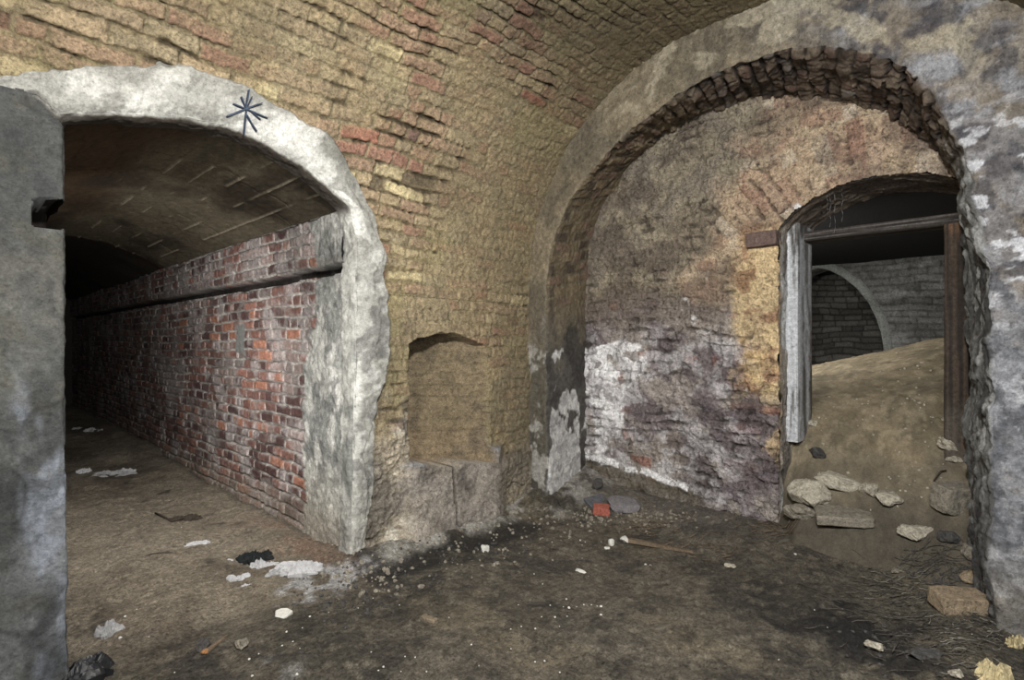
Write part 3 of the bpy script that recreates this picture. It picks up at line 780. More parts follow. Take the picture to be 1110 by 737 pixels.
# ================================================================ floor
def floor_h(u, v):
    u = np.asarray(u, float); v = np.asarray(v, float)
    z = .022*fbm(u*1.1, v*1.1, 3, 201) + .012*fbm(u*3.5, v*3.5, 3, 202)
    wa = sm(1.5,1.75,u)*sm(2.66,2.95,v)*sm(3.3,2.9,v); z = z + .075*wa
    z = z + .05*sm(1.25,1.62,u)*sm(2.8,3.3,v) * sm(1.9,1.7,u)
    rc = sm(3.2,3.95,u); z = z + .085*rc*sm(-.2,.4,v)
    z = z + .075*sm(2.5,2.72,v)*sm(3.0,3.3,u) + .05*np.exp(-((u-3.62)**2+(v-2.55)**2)/.08)
    z = z + .04*np.exp(-((v-.25)/.16)**2)*sm(2.5,3.0,u)*sm(3.9,3.3,u)
    z = z + .04*sm(5.8,6.3,v) + .05*sm(6.9,7.2,v)
    return z
MU = [3.2,3.5,3.7,3.9,4.1,4.3,4.55,4.9,5.4,6.0,6.6,8.2,9.2]; MZ = [-.25,-.10,.07,.30,.54,.74,.90,1.02,1.12,1.20,1.20,1.1,.95]
MT, MC = (lambda: None), None
_mu = np.linspace(3.2, 9.2, 601); _mz = np.interp(_mu, MU, MZ)
for _ in range(220): _mz[1:-1] = (_mz[:-2]+2*_mz[1:-1]+_mz[2:])/4
def mound_h(u, v):
    u = np.asarray(u, float); v = np.asarray(v, float)
    z = np.interp(u, _mu, _mz)
    z = z + sm(4.1, 5.8, u)*.26*(1.17 - v)*sm(3.2,1.5,v)
    # heap closes at both sides of the doorway
    z = z - .30*sm(1.12,1.36,v)*sm(4.25,3.8,u) + .05*sm(.55,.35,v)*sm(4.2,3.8,u)
    z = z + .018*fbm(u*3.2, v*3.2, 4, 203) + .012*fbm(u*1.3, v*1.3, 3, 204)
    return z
def ground(u, v):
    a = floor_h(u, v)
    return np.maximum(a, np.where(np.asarray(u) > 3.3, np.where(np.asarray(v) < 1.6, mound_h(u, v), -9), -9))
def hit(px, py):
    """where the line of sight through a pixel meets the ground"""
    r = (px-CX)/F; dx = r*RV[0]+FV[0]; dy = r*RV[1]+FV[1]; dz = (CY-py)/F
    d = np.linspace(1.2, 12, 4000)
    g = ground(dx*d, dy*d) - (HC+dz*d)
    i = int(np.argmax(g > 0))
    return float(dx*d[i]), float(dy*d[i]), float(ground(dx*d[i], dy*d[i]))

def floor_color(u, v):
    lo = fbm(u*1.4, v*1.4, 4, 211); mid = fbm(u*6, v*6, 4, 212); hi = fbm(u*40, v*40, 3, 213)
    c = mix(S(106,96,79)*np.ones(np.shape(u)+(3,)), S(80,74,62), sm(-.3,.5,lo))
    c = mix(c, S(126,112,84), sm(.0,.6,fbm(u*2.2,v*2.2,4,214))*.7)
    c = mix(c, S(66,62,54), sm(.05,.5,fbm(u*3.1,v*3.1,5,215))*.65)
    c = mix(c, S(54,50,44), sm(-.3,.9,fbm(u*11,v*11,6,240,.7))*.7); c = mix(c, S(140,128,104), sm(-.1,.9,fbm(u*17,v*17,6,241,.7))*.5)
    c = mix(c, S(44,40,36), (crack(u*3.3,v*3.3,242,.035)*sm(-.1,.3,fbm(u*4,v*4,3,243)))*.6)
    # tunnel floor: paler dust
    tun = sm(2.5,3.0,v+.1*mid)*sm(1.72,1.62,u)
    c = mix(c, mix(S(140,126,102)*np.ones(np.shape(u)+(3,)), S(112,98,78), sm(-.2,.5,fbm(u*4,v*1.6,4,216))), tun*.85)
    # charred band in front of the long wall
    ch = sm(.0,.35, .75*np.exp(-((v-2.72+.12*(u-2))/.22)**2)*sm(1.5,1.8,u)*sm(3.3,2.8,u) + .4*mid - .22)
    c = mix(c, S(44,42,40), ch*.8)
    ch2 = sm(.05,.4,.9*np.exp(-(((u-2.75)/.42)**2+((v-.55)/.34)**2)) + .5*fbm(u*7,v*7,4,217) - .35)
    c = mix(c, S(40,38,38), ch2*.8)
    ch3 = sm(.05,.4,.8*np.exp(-(((u-.55)/.35)**2+((v-2.35)/.25)**2)) + .6*mid - .35)
    c = mix(c, S(52,50,50), ch3*.6)
    # ash / plaster dust
    as_ = sm(.15,.6,1.3*np.exp(-(((u-1.45)/.26)**2+((v-2.82)/.17)**2))*(.45+.8*fbm(u*9,v*9,4,218)))
    c = mix(c, S(176,176,176), as_*.75)
    as2 = sm(.15,.6,1.2*np.exp(-(((u-.72)/.3)**2+((v-2.2)/.14)**2))*(.35+.9*fbm(u*8+3,v*8,4,219)))
    c = mix(c, S(150,150,148), as2*.6)
    # pale crumbly strip at the wall foot
    wf = sm(2.73,2.84,v+.04*mid)*sm(1.72,1.9,u)
    c = mix(c, S(162,157,146), wf*.85*sm(-.6,.1,mid))
    jb = sm(2.52,2.7,v+.04*mid)*sm(2.9,3.1,u); c = mix(c, S(172,168,158), jb*.9*sm(-.5,.1,mid))
    rb = sm(3.35,3.7,u+.1*mid)*sm(1.3,1.7,v)
    c = mix(c, S(128,118,108), rb*.5); c = mix(c, S(96,90,74), sm(.5,.2,np.abs(u-3.45))*sm(.1,.5,fbm(u*20,v*6,3,220))*.5)
    red = np.exp(-(((u-1.56)/.12)**2+((v-3.5)/.55)**2)); c = mix(c, S(150,104,78), red*.55*sm(-.3,.3,mid))
    c = c*(1+.22*hi+.16*mid)[...,None]
    return c
def floor_detail(u, v):
    rough = sm(-.2,.5,fbm(u*2.5,v*2.5,3,221))
    h = .010*fbm(u*9, v*9, 4, 222)*(.4+.8*rough) + .004*fbm(u*30,v*30,3,223)
    # small clods
    x = u*28; y = v*28; ix = np.floor(x); iy = np.floor(y)
    cx = ix+.3+.4*_h(ix,iy,224); cy = iy+.3+.4*_h(ix,iy,225); rad = .10+.22*_h(ix,iy,226)
    cl_ = np.clip(1-((x-cx)**2+(y-cy)**2)/rad**2,0,1)**.5*rad/28*.55*(_h(ix,iy,227)>.72)
    wallf = sm(1.7,1.85,u)*sm(2.55,2.85,v); h = h + wallf*.014*fbm(u*14,v*14,4,228)
    char = np.exp(-(((u-2.75)/.5)**2+((v-.5)/.45)**2)); h = h + char*.018*fbm(u*10,v*22,4,229)
    jb = sm(2.5,2.68,v)*sm(2.9,3.1,u); h = h + jb*.018*fbm(u*12,v*12,4,244)
    return h + cl_
fl = Acc()
for (u0,u1,v0,v1,res) in ((-.35,4.25,-.38,3.12,.0066),):
    a, b = np.meshgrid(np.arange(u0,u1,res), np.arange(v0,v1,res), indexing='ij')
    fl.grid(np.stack([a,b,floor_h(a,b)+floor_detail(a,b)],-1), floor_color(a,b))
lastv = b[0,-1]; vs3 = [lastv]
while vs3[-1] < 13.1: vs3.append(vs3[-1] + .008*(1+.35*(vs3[-1]-3)))
a, b = np.meshgrid(np.arange(-.05,1.72,.0085), np.array(vs3), indexing='ij')
k1 = sm(5.8,6.3,b); k2 = sm(6.9,7.2,b)
hstep = .04*k1 + .05*k2
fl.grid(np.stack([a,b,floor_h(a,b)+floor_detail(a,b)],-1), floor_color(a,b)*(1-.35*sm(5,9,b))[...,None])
a, b = np.meshgrid(np.linspace(-2.7,-.35,110), np.linspace(-.4,3.1,150), indexing='ij')
fl.grid(np.stack([a,b,floor_h(a,b)+floor_detail(a,b)],-1), floor_color(a,b))
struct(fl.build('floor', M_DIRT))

# heap of soil filling the doorway and the chamber beyond
def mound_grid(us, vs):
    a, b = np.meshgrid(us, vs, indexing='ij')
    mid = fbm(a*6,b*6,4,231); hi = fbm(a*36,b*36,3,232)
    c = mix(S(140,122,86)*np.ones(a.shape+(3,)), S(120,106,76), sm(-.3,.5,fbm(a*2.5,b*2.5,4,233)))
    c = mix(c, S(164,144,104), sm(.2,.6,mid)*.4)
    c = mix(c, S(120,104,70), sm(.2,.5,fbm(a*9,b*9,4,234))*.5)
    c = mix(c, S(94,84,62), sm(.1,.45,fbm(a*14,b*14,6,245))*.5); c = mix(c, S(168,150,112), sm(.2,.5,fbm(a*18,b*18,5,246))*.4)
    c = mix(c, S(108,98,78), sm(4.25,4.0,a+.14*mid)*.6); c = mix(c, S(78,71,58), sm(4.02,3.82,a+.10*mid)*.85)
    c = c*(1+.16*hi+.08*mid)[...,None]
    x = a*22; y = b*22; ix = np.floor(x); iy = np.floor(y)
    cx = ix+.3+.4*_h(ix,iy,235); cy = iy+.3+.4*_h(ix,iy,236); rad = .12+.2*_h(ix,iy,237)
    cl_ = np.clip(1-((x-cx)**2+(y-cy)**2)/rad**2,0,1)**.5*rad/22*.6*(_h(ix,iy,238)>.8)
    return np.stack([a,b,mound_h(a,b)+.006*fbm(a*12,b*12,4,239)+.002*hi+cl_],-1), c
mo = Acc()
P, c = mound_grid(np.arange(3.3,4.42,.009), np.arange(.2,1.42,.009)); mo.grid(P, c)
us = [4.40]
while us[-1] < 9.0: us.append(us[-1] + .010*(1+.5*(us[-1]-4.4)))
P, c = mound_grid(np.array(us), np.arange(-.66,3.3,.016)); mo.grid(P, c)
o = mo.build('soil_heap', M_SAND)
tag(o, 'sloping heap of sandy brown soil spilling through the timber-framed doorway', 'soil heap', kind='stuff')
# ================================================================ loose things
rng = random.Random(5)
def M(name, col, **k):
    c = S(*col); L = float(c @ np.array([.25,.6,.15])); return mat_surface(name, color=L+(c-L)*.75, **k)
M_LIME = M('pale_stone', (166,158,138), grain=90, grain2=24, var=.35, var2=.3, bump=.9)
M_GREYST = M('grey_stone', (132,124,108), grain=90, grain2=24, var=.35, var2=.3, bump=.9)
M_DARKST = M('dark_stone', (72,70,68), grain=90, grain2=24, var=.3, bump=.8)
M_REDB = M('red_brick_piece', (168,84,62), grain=120, grain2=30, var=.3, bump=.7)
M_TANB = M('tan_brick_piece', (150,130,100), grain=120, grain2=30, var=.3, bump=.8)
M_PAPER = M('white_paper', (166,166,168), var=.06, var2=.16, bump=.3)
M_GPAPER = M('grey_paper', (140,140,140), var=.12, var2=.3, bump=.3)
M_FOAM = M('white_foam', (196,194,184), var=.06, var2=.08, bump=.3)
M_RAG = M('black_rag', (26,30,32), var=.3, var2=.4, bump=.6)
M_BAG = M('black_plastic', (24,26,30), var=.2, var2=.3, bump=.2, rough=.5, spec=.5)
M_PLANK = M('brown_wood', (112,94,72), grain=160, grain2=20, var=.3, var2=.35, bump=.7)
M_ORANGE = M('orange_wood', (170,112,48), var=.2, bump=.3)
M_TWIG = M('dark_twig', (54,46,38), var=.3, bump=.3)
M_STRAW = M('charred_straw', (78,74,66), var=.4, var2=.5, bump=.2)
M_STRAWL = M('straw', (132,128,116), var=.3, var2=.4, bump=.2)
M_YELL = M('yellowed_paper', (190,172,118), var=.25, var2=.4, bump=.5)

def npn(p, s, seed):
    x, y, z = p
    v = fbm(np.array([x*s + z*.7*s]), np.array([y*s - z*.6*s]), 3, seed)
    return float(v[0])

def rock_bm(sx, sy, sz, seed, cuts=9, sub=3, noise=.10):
    r = random.Random(seed); bm = bmesh.new()
    bmesh.ops.create_icosphere(bm, subdivisions=sub, radius=1)
    planes = []
    for i in range(cuts):
        d = Vector((r.gauss(0,1), r.gauss(0,1), r.gauss(0,1))).normalized(); planes.append((d, r.uniform(.55,.85)))
    planes.append((Vector((0,0,1)), .72)); planes.append((Vector((0,0,-1)), .6))
    for v in bm.verts:
        p = v.co.copy()
        for d, k in planes:
            e = p.dot(d)
            if e > k: p -= d*(e-k)*.97
        p *= 1 + noise*npn(p, 2.2, seed) + noise*.5*npn(p, 6, seed+1)
        v.co = Vector((p.x*sx, p.y*sy, p.z*sz))
    zmin = min(v.co.z for v in bm.verts)
    for v in bm.verts: v.co.z -= zmin
    return bm

def box_bm(sx, sy, sz, seed, chip=.006, cuts=5, bevel=.006, broken=False):
    r = random.Random(seed); bm = bmesh.new()
    bmesh.ops.create_cube(bm, size=1)
    for v in bm.verts: v.co = Vector((v.co.x*sx, v.co.y*sy, v.co.z*sz))
    bmesh.ops.bevel(bm, geom=bm.edges[:], offset=bevel, segments=2, affect='EDGES', profile=.6)
    bmesh.ops.subdivide_edges(bm, edges=[e for e in bm.edges if e.calc_length() > .02], cuts=cuts, use_grid_fill=True)
    bmesh.ops.triangulate(bm, faces=[f for f in bm.faces if len(f.verts) > 4])
    for v in bm.verts:
        p = v.co; n = npn(p, 16, seed); m = npn(p, 50, seed+2)
        corner = (abs(p.x)/sx*2)**4 + (abs(p.y)/sy*2)**4 + (abs(p.z)/sz*2)**4
        k = chip*(n*.5 + m*.3) - chip*.9*max(0, corner-1.2)*max(0, n+.25)
        v.co += p.normalized()*k
        if broken and p.x > sx*.2:
            v.co.x -= abs(npn((p.y*1.0, p.z, 0), 22, seed+5))*sx*.22
    zmin = min(v.co.z for v in bm.verts)
    for v in bm.verts: v.co.z -= zmin
    return bm

def sheet_bm(sx, sy, amp, seed, n=14, freq=3.0, ragged=.25, thick=.003):
    """torn crumpled piece lying flat: irregular outline, folds, a little thickness"""
    bm = bmesh.new(); r = random.Random(seed); rings = n; seg = n*3
    vs = []
    c0 = None
    for k in range(1, rings+1):
        row = []
        for j in range(seg):
            a = 2*math.pi*j/seg
            edge = 1 + ragged*npn((math.cos(a)*1.3, math.sin(a)*1.3, 0), 1.6, seed) + ragged*.4*npn((math.cos(a)*3, math.sin(a)*3, 0), 2, seed+3)
            q = k/rings*edge
            sup = (abs(math.cos(a))**3 + abs(math.sin(a))**3)**(-1/3)
            x, y = math.cos(a)*q*sup, math.sin(a)*q*sup
            f = 1 - abs(npn((x, y, 0), freq, seed+7))*2.2
            g = npn((x, y, 0), freq*2.6, seed+8)
            z = amp*max(0, .35 + .55*f + .3*g)*(1 - .45*(k/rings)**3)
            row.append(bm.verts.new((x*sx, y*sy, z)))
        vs.append(row)
    c0 = bm.verts.new((0,0,amp*.5))
    for j in range(seg):
        bm.faces.new((c0, vs[0][j], vs[0][(j+1)%seg]))
        for k in range(rings-1):
            bm.faces.new((vs[k][j], vs[k+1][j], vs[k+1][(j+1)%seg], vs[k][(j+1)%seg]))
    # skirt to a flat underside so it lies on the floor
    low = [bm.verts.new((v.co.x*.96, v.co.y*.96, min(v.co.z, 0) - .0)) for v in vs[-1]]
    for j in range(seg): bm.faces.new((vs[-1][j], low[j], low[(j+1)%seg], vs[-1][(j+1)%seg]))
    bm.faces.new(low[::-1])
    zmin = min(v.co.z for v in bm.verts)
    for v in bm.verts: v.co.z -= zmin
    return bm

def tube_bm(bm, pts, r0, r1, seg=6):
    prev = None; n = len(pts)
    for i, p in enumerate(pts):
        p = Vector(p); t = (Vector(pts[min(i+1,n-1)]) - Vector(pts[max(i-1,0)])).normalized()
        a = t.cross(Vector((0,0,1)));  a = a.normalized() if a.length > 1e-4 else Vector((1,0,0)); b = t.cross(a)
        rr = r0 + (r1-r0)*i/max(1,n-1)
        cur = [bm.verts.new(p + (a*math.cos(2*math.pi*k/seg) + b*math.sin(2*math.pi*k/seg))*rr) for k in range(seg)]
        if prev:
            for k in range(seg): bm.faces.new((prev[k], prev[(k+1)%seg], cur[(k+1)%seg], cur[k]))
        else: bm.faces.new(cur[::-1])
        prev = cur
    bm.faces.new(prev)

VIEW = math.atan2(FV[1], FV[0])     # heading of the view: local x lies across the picture at this turn - 90 degrees
def put(name, bm, mat, px, py, rz, label, cat, group=None, smooth=False, sink=.004, tilt=(0,0), dz=0):
    """px,py is the foot of the thing in the photograph"""
    x, y, z = hit(px, py)
    o = obj(name, bm, mat, smooth=smooth)
    # settle: rest on the highest ground under the footprint, or a little below it
    o.location = (x, y, z - sink + dz); o.rotation_euler = (tilt[0], tilt[1], VIEW - math.pi/2 + rz)
    tag(o, label, cat, group)
    return o

# ---- timber frame in the doorway
def timber(name, x0, x1, y0, y1, z0, z1, colf, parent, seed, axis=2):
    ac = Acc(); sx, sy, sz = x1-x0, y1-y0, z1-z0
    L = (sx, sy, sz)[axis]; W = [d for i, d in enumerate((sx, sy, sz)) if i != axis]
    nl = int(L/.010); per = 48
    a = np.linspace(0, 1, per+1); pts = []
    # rounded rectangle around the section
    for t in a:
        q = t*4; k = int(q) % 4; f = q - int(q)
        c = [(-1,-1),(1,-1),(1,1),(-1,1)]; p0 = c[k]; p1 = c[(k+1)%4]
        pts.append(((p0[0]+(p1[0]-p0[0])*f)*.5*W[0], (p0[1]+(p1[1]-p0[1])*f)*.5*W[1]))
    pts = np.array(pts); rr = .012
    pts = np.sign(pts)*np.minimum(np.abs(pts), np.array([[W[0]/2, W[1]/2]]))
    for _ in range(2): pts[:-1] = (np.roll(pts[:-1],1,0)+2*pts[:-1]+np.roll(pts[:-1],-1,0))/4; pts[-1] = pts[0]
    l = np.linspace(0, L, nl); P = np.zeros((nl, per+1, 3)); o = [i for i in range(3) if i != axis]
    base = np.array([x0, y0, z0]); mid_ = base + np.array([sx, sy, sz])/2
    P[..., axis] = base[axis] + l[:,None]; P[..., o[0]] = mid_[o[0]] + pts[None,:,0]; P[..., o[1]] = mid_[o[1]] + pts[None,:,1]
    Ag = np.repeat((a*8)[None], nl, 0); Ag[:, -1] = Ag[:, 0]; Lg = np.repeat(l[:,None], per+1, 1)
    g = fbm(Ag*5, Lg*1.6, 4, seed); k = fbm(Ag*14, Lg*2.5, 3, seed+1); w = fbm(Ag*.5, Lg*2.2, 3, seed+2)
    c2 = P.mean(1, keepdims=True); dirn = P - c2; dirn /= np.maximum(np.linalg.norm(dirn,axis=2,keepdims=True),1e-6)
    h = .002*g + .0015*k + .004*w - .002*sm(.35,.6,k)
    P = P + dirn*h[...,None]; P[:,-1] = P[:,0]
    ac.grid(P, colf(P, g, k, w))
    for e in (0, -1):
        ring = P[e]; cen = ring.mean(0)
        q = np.stack([ring, np.repeat(cen[None], per+1, 0)*.999+ring*.001], 0)
        ac.grid(q, colf(q, g[:2], k[:2], w[:2]))
    return ac.build(name, M_WOOD, parent)
fr_ = empty('timber_door_frame', (4.2, .83, .6))
fr_inv = Matrix.Translation((-4.2, -.83, -.6))
def col_left(P, g, k, w):
    o = np.ones(P.shape)
    c = mix(S(118,116,110)*o, S(84,80,74), sm(-.2,.4,g))
    n_ = fbm((P[...,0]+P[...,1])*22, P[...,2]*2.2, 6, 333, .65); g = fbm((P[...,0]-P[...,1])*40, P[...,2]*2, 4, 334)
    wh = sm(-.15,.4,n_ + .3*sm(2.0,1.6,P[...,2]) - .1)
    c = mix(c, S(190,194,200), wh*.85); c = mix(c, S(120,78,58), sm(4.33,4.37,P[...,0])*.85)
    return c*(1+.2*k)[...,None]
def col_dark(P, g, k, w):
    o = np.ones(P.shape)
    c = mix(S(74,60,46)*o, S(48,40,34), sm(-.2,.4,g)); c = mix(c, S(128,86,48), sm(.15,.45,w+.3*k)*.6)
    c = mix(c, S(120,110,96), sm(1.0,.8,P[...,2])*.25)
    return c*(1+.25*k)[...,None]
def col_lint(P, g, k, w):
    o = np.ones(P.shape)
    c = mix(S(70,62,56)*o, S(44,40,38), sm(-.2,.4,g)); c = mix(c, S(110,104,98), sm(.1,.5,k)*.6)
    return c*(1+.25*k)[...,None]
for nm_, args, cf_, lab in (('post', (4.05,4.38,1.235,1.325,.62,2.11), col_left, 'whitened left post'), ('post', (4.15,4.31,.345,.462,.60,2.00), col_dark, 'dark brown right post'), ('lintel', (4.18,4.33,.37,1.30,2.00,2.07), col_lint, 'dark crossbeam')):
    o = timber(nm_, *args, cf_, fr_, 301 + len(nm_), axis=1 if nm_ == 'lintel' else 2)
    o.matrix_parent_inverse = fr_inv; o['label'] = lab
    if nm_ == 'lintel': o.location = (0,0,0)
tag(fr_, 'old timber frame of two posts and a crossbeam standing in the low arched doorway', 'door frame')

# brick stub standing proud of the wall beside the door head
v_, z_ = on_u(827, 268, RU - .02)
o = obj('brick_stub', box_bm(.12, .20, .10, 310, chip=.012), M('dark_brick_stub', (104,84,76), var=.3, bump=.8), recess)
o.location = (RU - .005, v_, z_)
# ---- cobwebs under the door arch
bm = bmesh.new()
for px, y0, y1 in ((900,208,246),(905,203,252),(913,204,240),(897,212,232)):
    v_, z0 = on_u(px, y0, 3.97); _, z1 = on_u(px, y1, 3.97)
    tube_bm(bm, [(3.97, v_ + .004*math.sin(i*1.7), z0 + (z1-z0)*i/8) for i in range(9)], .0012, .0008, 5)
o = obj('cobweb', bm, M('cobweb', (150,150,150)), smooth=True)
tag(o, 'thin pale cobweb strands hanging under the low door arch', 'cobweb', kind='stuff')

# ---- stones and bricks at the doorway
ST = [ # px, foot y, half sizes, mat, rz, tilt, label, seed, cuts
 (877,546,(.155,.12,.125),M_LIME,.2,(0,.1),'large pale angular stone leaning at the left foot of the doorway heap',1),
 (908,530,(.25,.085,.07),M_LIME,-.35,(.15,.25),'long pale stone lying slanted above the grey slab',2),
 (943,538,(.07,.06,.055),M_LIME,.4,(0,0),'small pale lump at the right tip of the long slanted stone',3),
 (896,541,(.045,.04,.04),M_LIME,.9,(0,0),'fist-sized pale stone between the large angular stone and the grey slab',4),
 (866,563,(.125,.10,.075),M_GREYST,-.3,(0,0),'dull brown-grey stone below the large angular stone',5),
 (963,545,(.105,.08,.055),M_LIME,.1,(.1,0),'flat-topped pale stone alone in the middle of the soil heap foot',6),
 (992,585,(.125,.075,.06),M_LIME,.15,(0,.05),'pale wedge-shaped stone on the floor in front of the doorway',7),
 (1031,590,(.065,.06,.05),M_DARKST,.6,(0,0),'small dark stone right of the pale wedge-shaped stone',8),
 (1028,490,(.09,.07,.065),M_LIME,.5,(.2,0),'rounded pale stone high on the soil heap near the right post',9),
 (1037,503,(.085,.04,.03),M_LIME,-.1,(0,0),'thin pale stone just below the rounded stone on the heap',10),
 (881,463,(.055,.035,.03),M_LIME,.2,(0,0),'small pale stone at the foot of the left timber post',11),
 (886,497,(.07,.06,.06),M_DARKST,.2,(0,0),'dark lump on the soil heap against the left jamb',12),
 (1051,606,(.06,.05,.06),M_GREYST,.8,(0,0),'grey-brown stone wedged at the foot of the right jamb',13),
 (1052,632,(.05,.045,.045),M_TANB,.1,(0,0),'small brownish stone behind the tan brick',14),
 (973,622,(.055,.03,.014),M_GREYST,.1,(0,0),'flat grey chip in the straw ahead of the doorway',15),
 (948,705,(.045,.028,.022),M_LIME,-.5,(0,0),'pale oval pebble among the charred straw',16),
 (1003,716,(.095,.06,.035),M_DARKST,-.3,(0,0),'dark flat stone in the charred straw',17),
 (1038,735,(.035,.028,.02),M_LIME,.2,(0,0),'small pale pebble at the bottom edge below the dark flat stone',18),
 (792,617,(.05,.025,.018),M_LIME,-.2,(0,0),'small whitish stone on the floor beyond the end of the stick',19),
 (263,704,(.035,.03,.035),M_GREYST,.4,(0,0),'small purplish-grey stone beside the orange-ended splinter',20),
 (219,706,(.035,.03,.035),M_DARKST,.1,(0,0),'small dark stone left of the orange-ended splinter',21),
 (648,531,(.06,.055,.06),M_DARKST,.3,(0,0),'dark blocky stone at the back of the corner rubble',22),
 (827,553,(.08,.06,.05),M_GREYST,.3,(0,0),'grey stone tucked at the foot of the wall left of the doorway',23),
 (800,560,(.05,.04,.03),M_GREYST,.9,(0,0),'low grey stone at the wall foot, left of the doorway rubble',24),
 (713,560,(.05,.035,.025),M_GREYST,.9,(0,0),'small dusty stone right of the grey rubble slab',25),
 (520,545,(.07,.04,.03),M_DARKST,-.3,(0,0),'flat dark stone at the foot of the long wall past the niche',26),
]
for px, py, (a_, b_, c_), mt_, rz, tl, lab, sd in ST:
    put('stone', rock_bm(a_*.9, b_*.9, c_*.9, 400+sd, noise=.14, cuts=14, sub=4), mt_, px, py-2, rz, lab, 'stone', 'stones and rubble on the floor', tilt=tl, sink=c_*.18)
put('stone_slab', box_bm(.30,.21,.06,450,chip=.012,bevel=.008), M_GREYST, 914, 560, -.42, 'grey flat slab lying below the long slanted stone at the doorway', 'slab', tilt=(.16,-.06), sink=.02)
put('brick', box_bm(.17,.12,.15,451,chip=.012), M_GREYST, 1030, 548, .12, 'dusty grey brick half buried by the right jamb of the doorway', 'brick', tilt=(.2,0), sink=.03)
put('brick', box_bm(.215,.13,.085,452,chip=.008), M_TANB, 1040, 660, -.10, 'tan brick lying by the foot of the right pier', 'brick', tilt=(.08,0), sink=.008)
put('brick', box_bm(.125,.09,.06,453,chip=.007,broken=True), M_REDB, 652, 556, -.15, 'orange-red broken brick in front of the corner rubble', 'brick', tilt=(.18,.05), sink=.006)
put('roof_tile', box_bm(.17,.20,.022,454,chip=.006,bevel=.004), M('dark_tile', (86,86,92), var=.3), 650, 546, .5, 'dark grey tile leaning in the corner rubble behind the red brick', 'tile', tilt=(.42,-.1), sink=.02)
put('stone_slab', rock_bm(.15,.10,.06,455,noise=.06), M('slate_slab', (112,108,110), var=.25), 677, 549, -.15, 'smooth grey slab right of the red brick in the corner rubble', 'slab', tilt=(.3,.05), sink=.02)
put('brick', box_bm(.12,.07,.04,456,chip=.008), M('faded_brick', (140,92,80), var=.3), 681, 552, .25, 'faded reddish brick piece under the smooth grey slab', 'brick', tilt=(.1,0), sink=.012)

# ---- stick with a white end
a_ = hit(676, 588); b_ = hit(752, 600)
root = empty('wooden_stick', a_, 0); tag(root, 'flat brown wooden stick with a white end on the dark floor', 'stick')
da = Vector(b_) - Vector(a_); L_ = da.length
bm = box_bm(L_*.92, .038, .022, 460, chip=.006, cuts=8, bevel=.003)
for v in bm.verts: 
    f = (v.co.x/L_+.46)/.92
    v.co.y *= 1.1 - .45*f; v.co.z = v.co.z*(1.15-.5*f) + .004
    v.co.x += L_*.54
o = obj('shaft', bm, M_PLANK, root)
bm = rock_bm(.036, .030, .026, 461, cuts=6)
for v in bm.verts: v.co.x += .012
o = obj('white_tip', bm, M_FOAM, root); o['label'] = 'chalk-white lump at the end'
root.rotation_euler = (0, 0, math.atan2(da.y, da.x)); root.location.z += .002

# ---- splinter with an orange end
a_ = hit(222, 709); b_ = hit(247, 690); da = Vector(b_)-Vector(a_); L_ = da.length
root = empty('wood_splinter', a_, math.atan2(da.y, da.x)); tag(root, 'thin brown wood splinter with an orange end on the tunnel-side floor', 'splinter')
bm = box_bm(L_, .022, .012, 462, chip=.004, bevel=.002)
for v in bm.verts: v.co.y *= 1.1-.8*(v.co.x/L_+.5); v.co.x += L_*.5
obj('shaft', bm, M_PLANK, root)
bm = rock_bm(.018, .015, .010, 463, sub=2); o = obj('orange_end', bm, M_ORANGE, root); o['label'] = 'bright orange broken end'; o.location.z = .003

put('wood_chip', box_bm(.085,.032,.016,464,chip=.004,bevel=.003), M('grey_wood', (122,108,84), var=.3), 465, 672, -.55, 'greyish flat wood chip alone in the middle of the floor', 'wood chip')

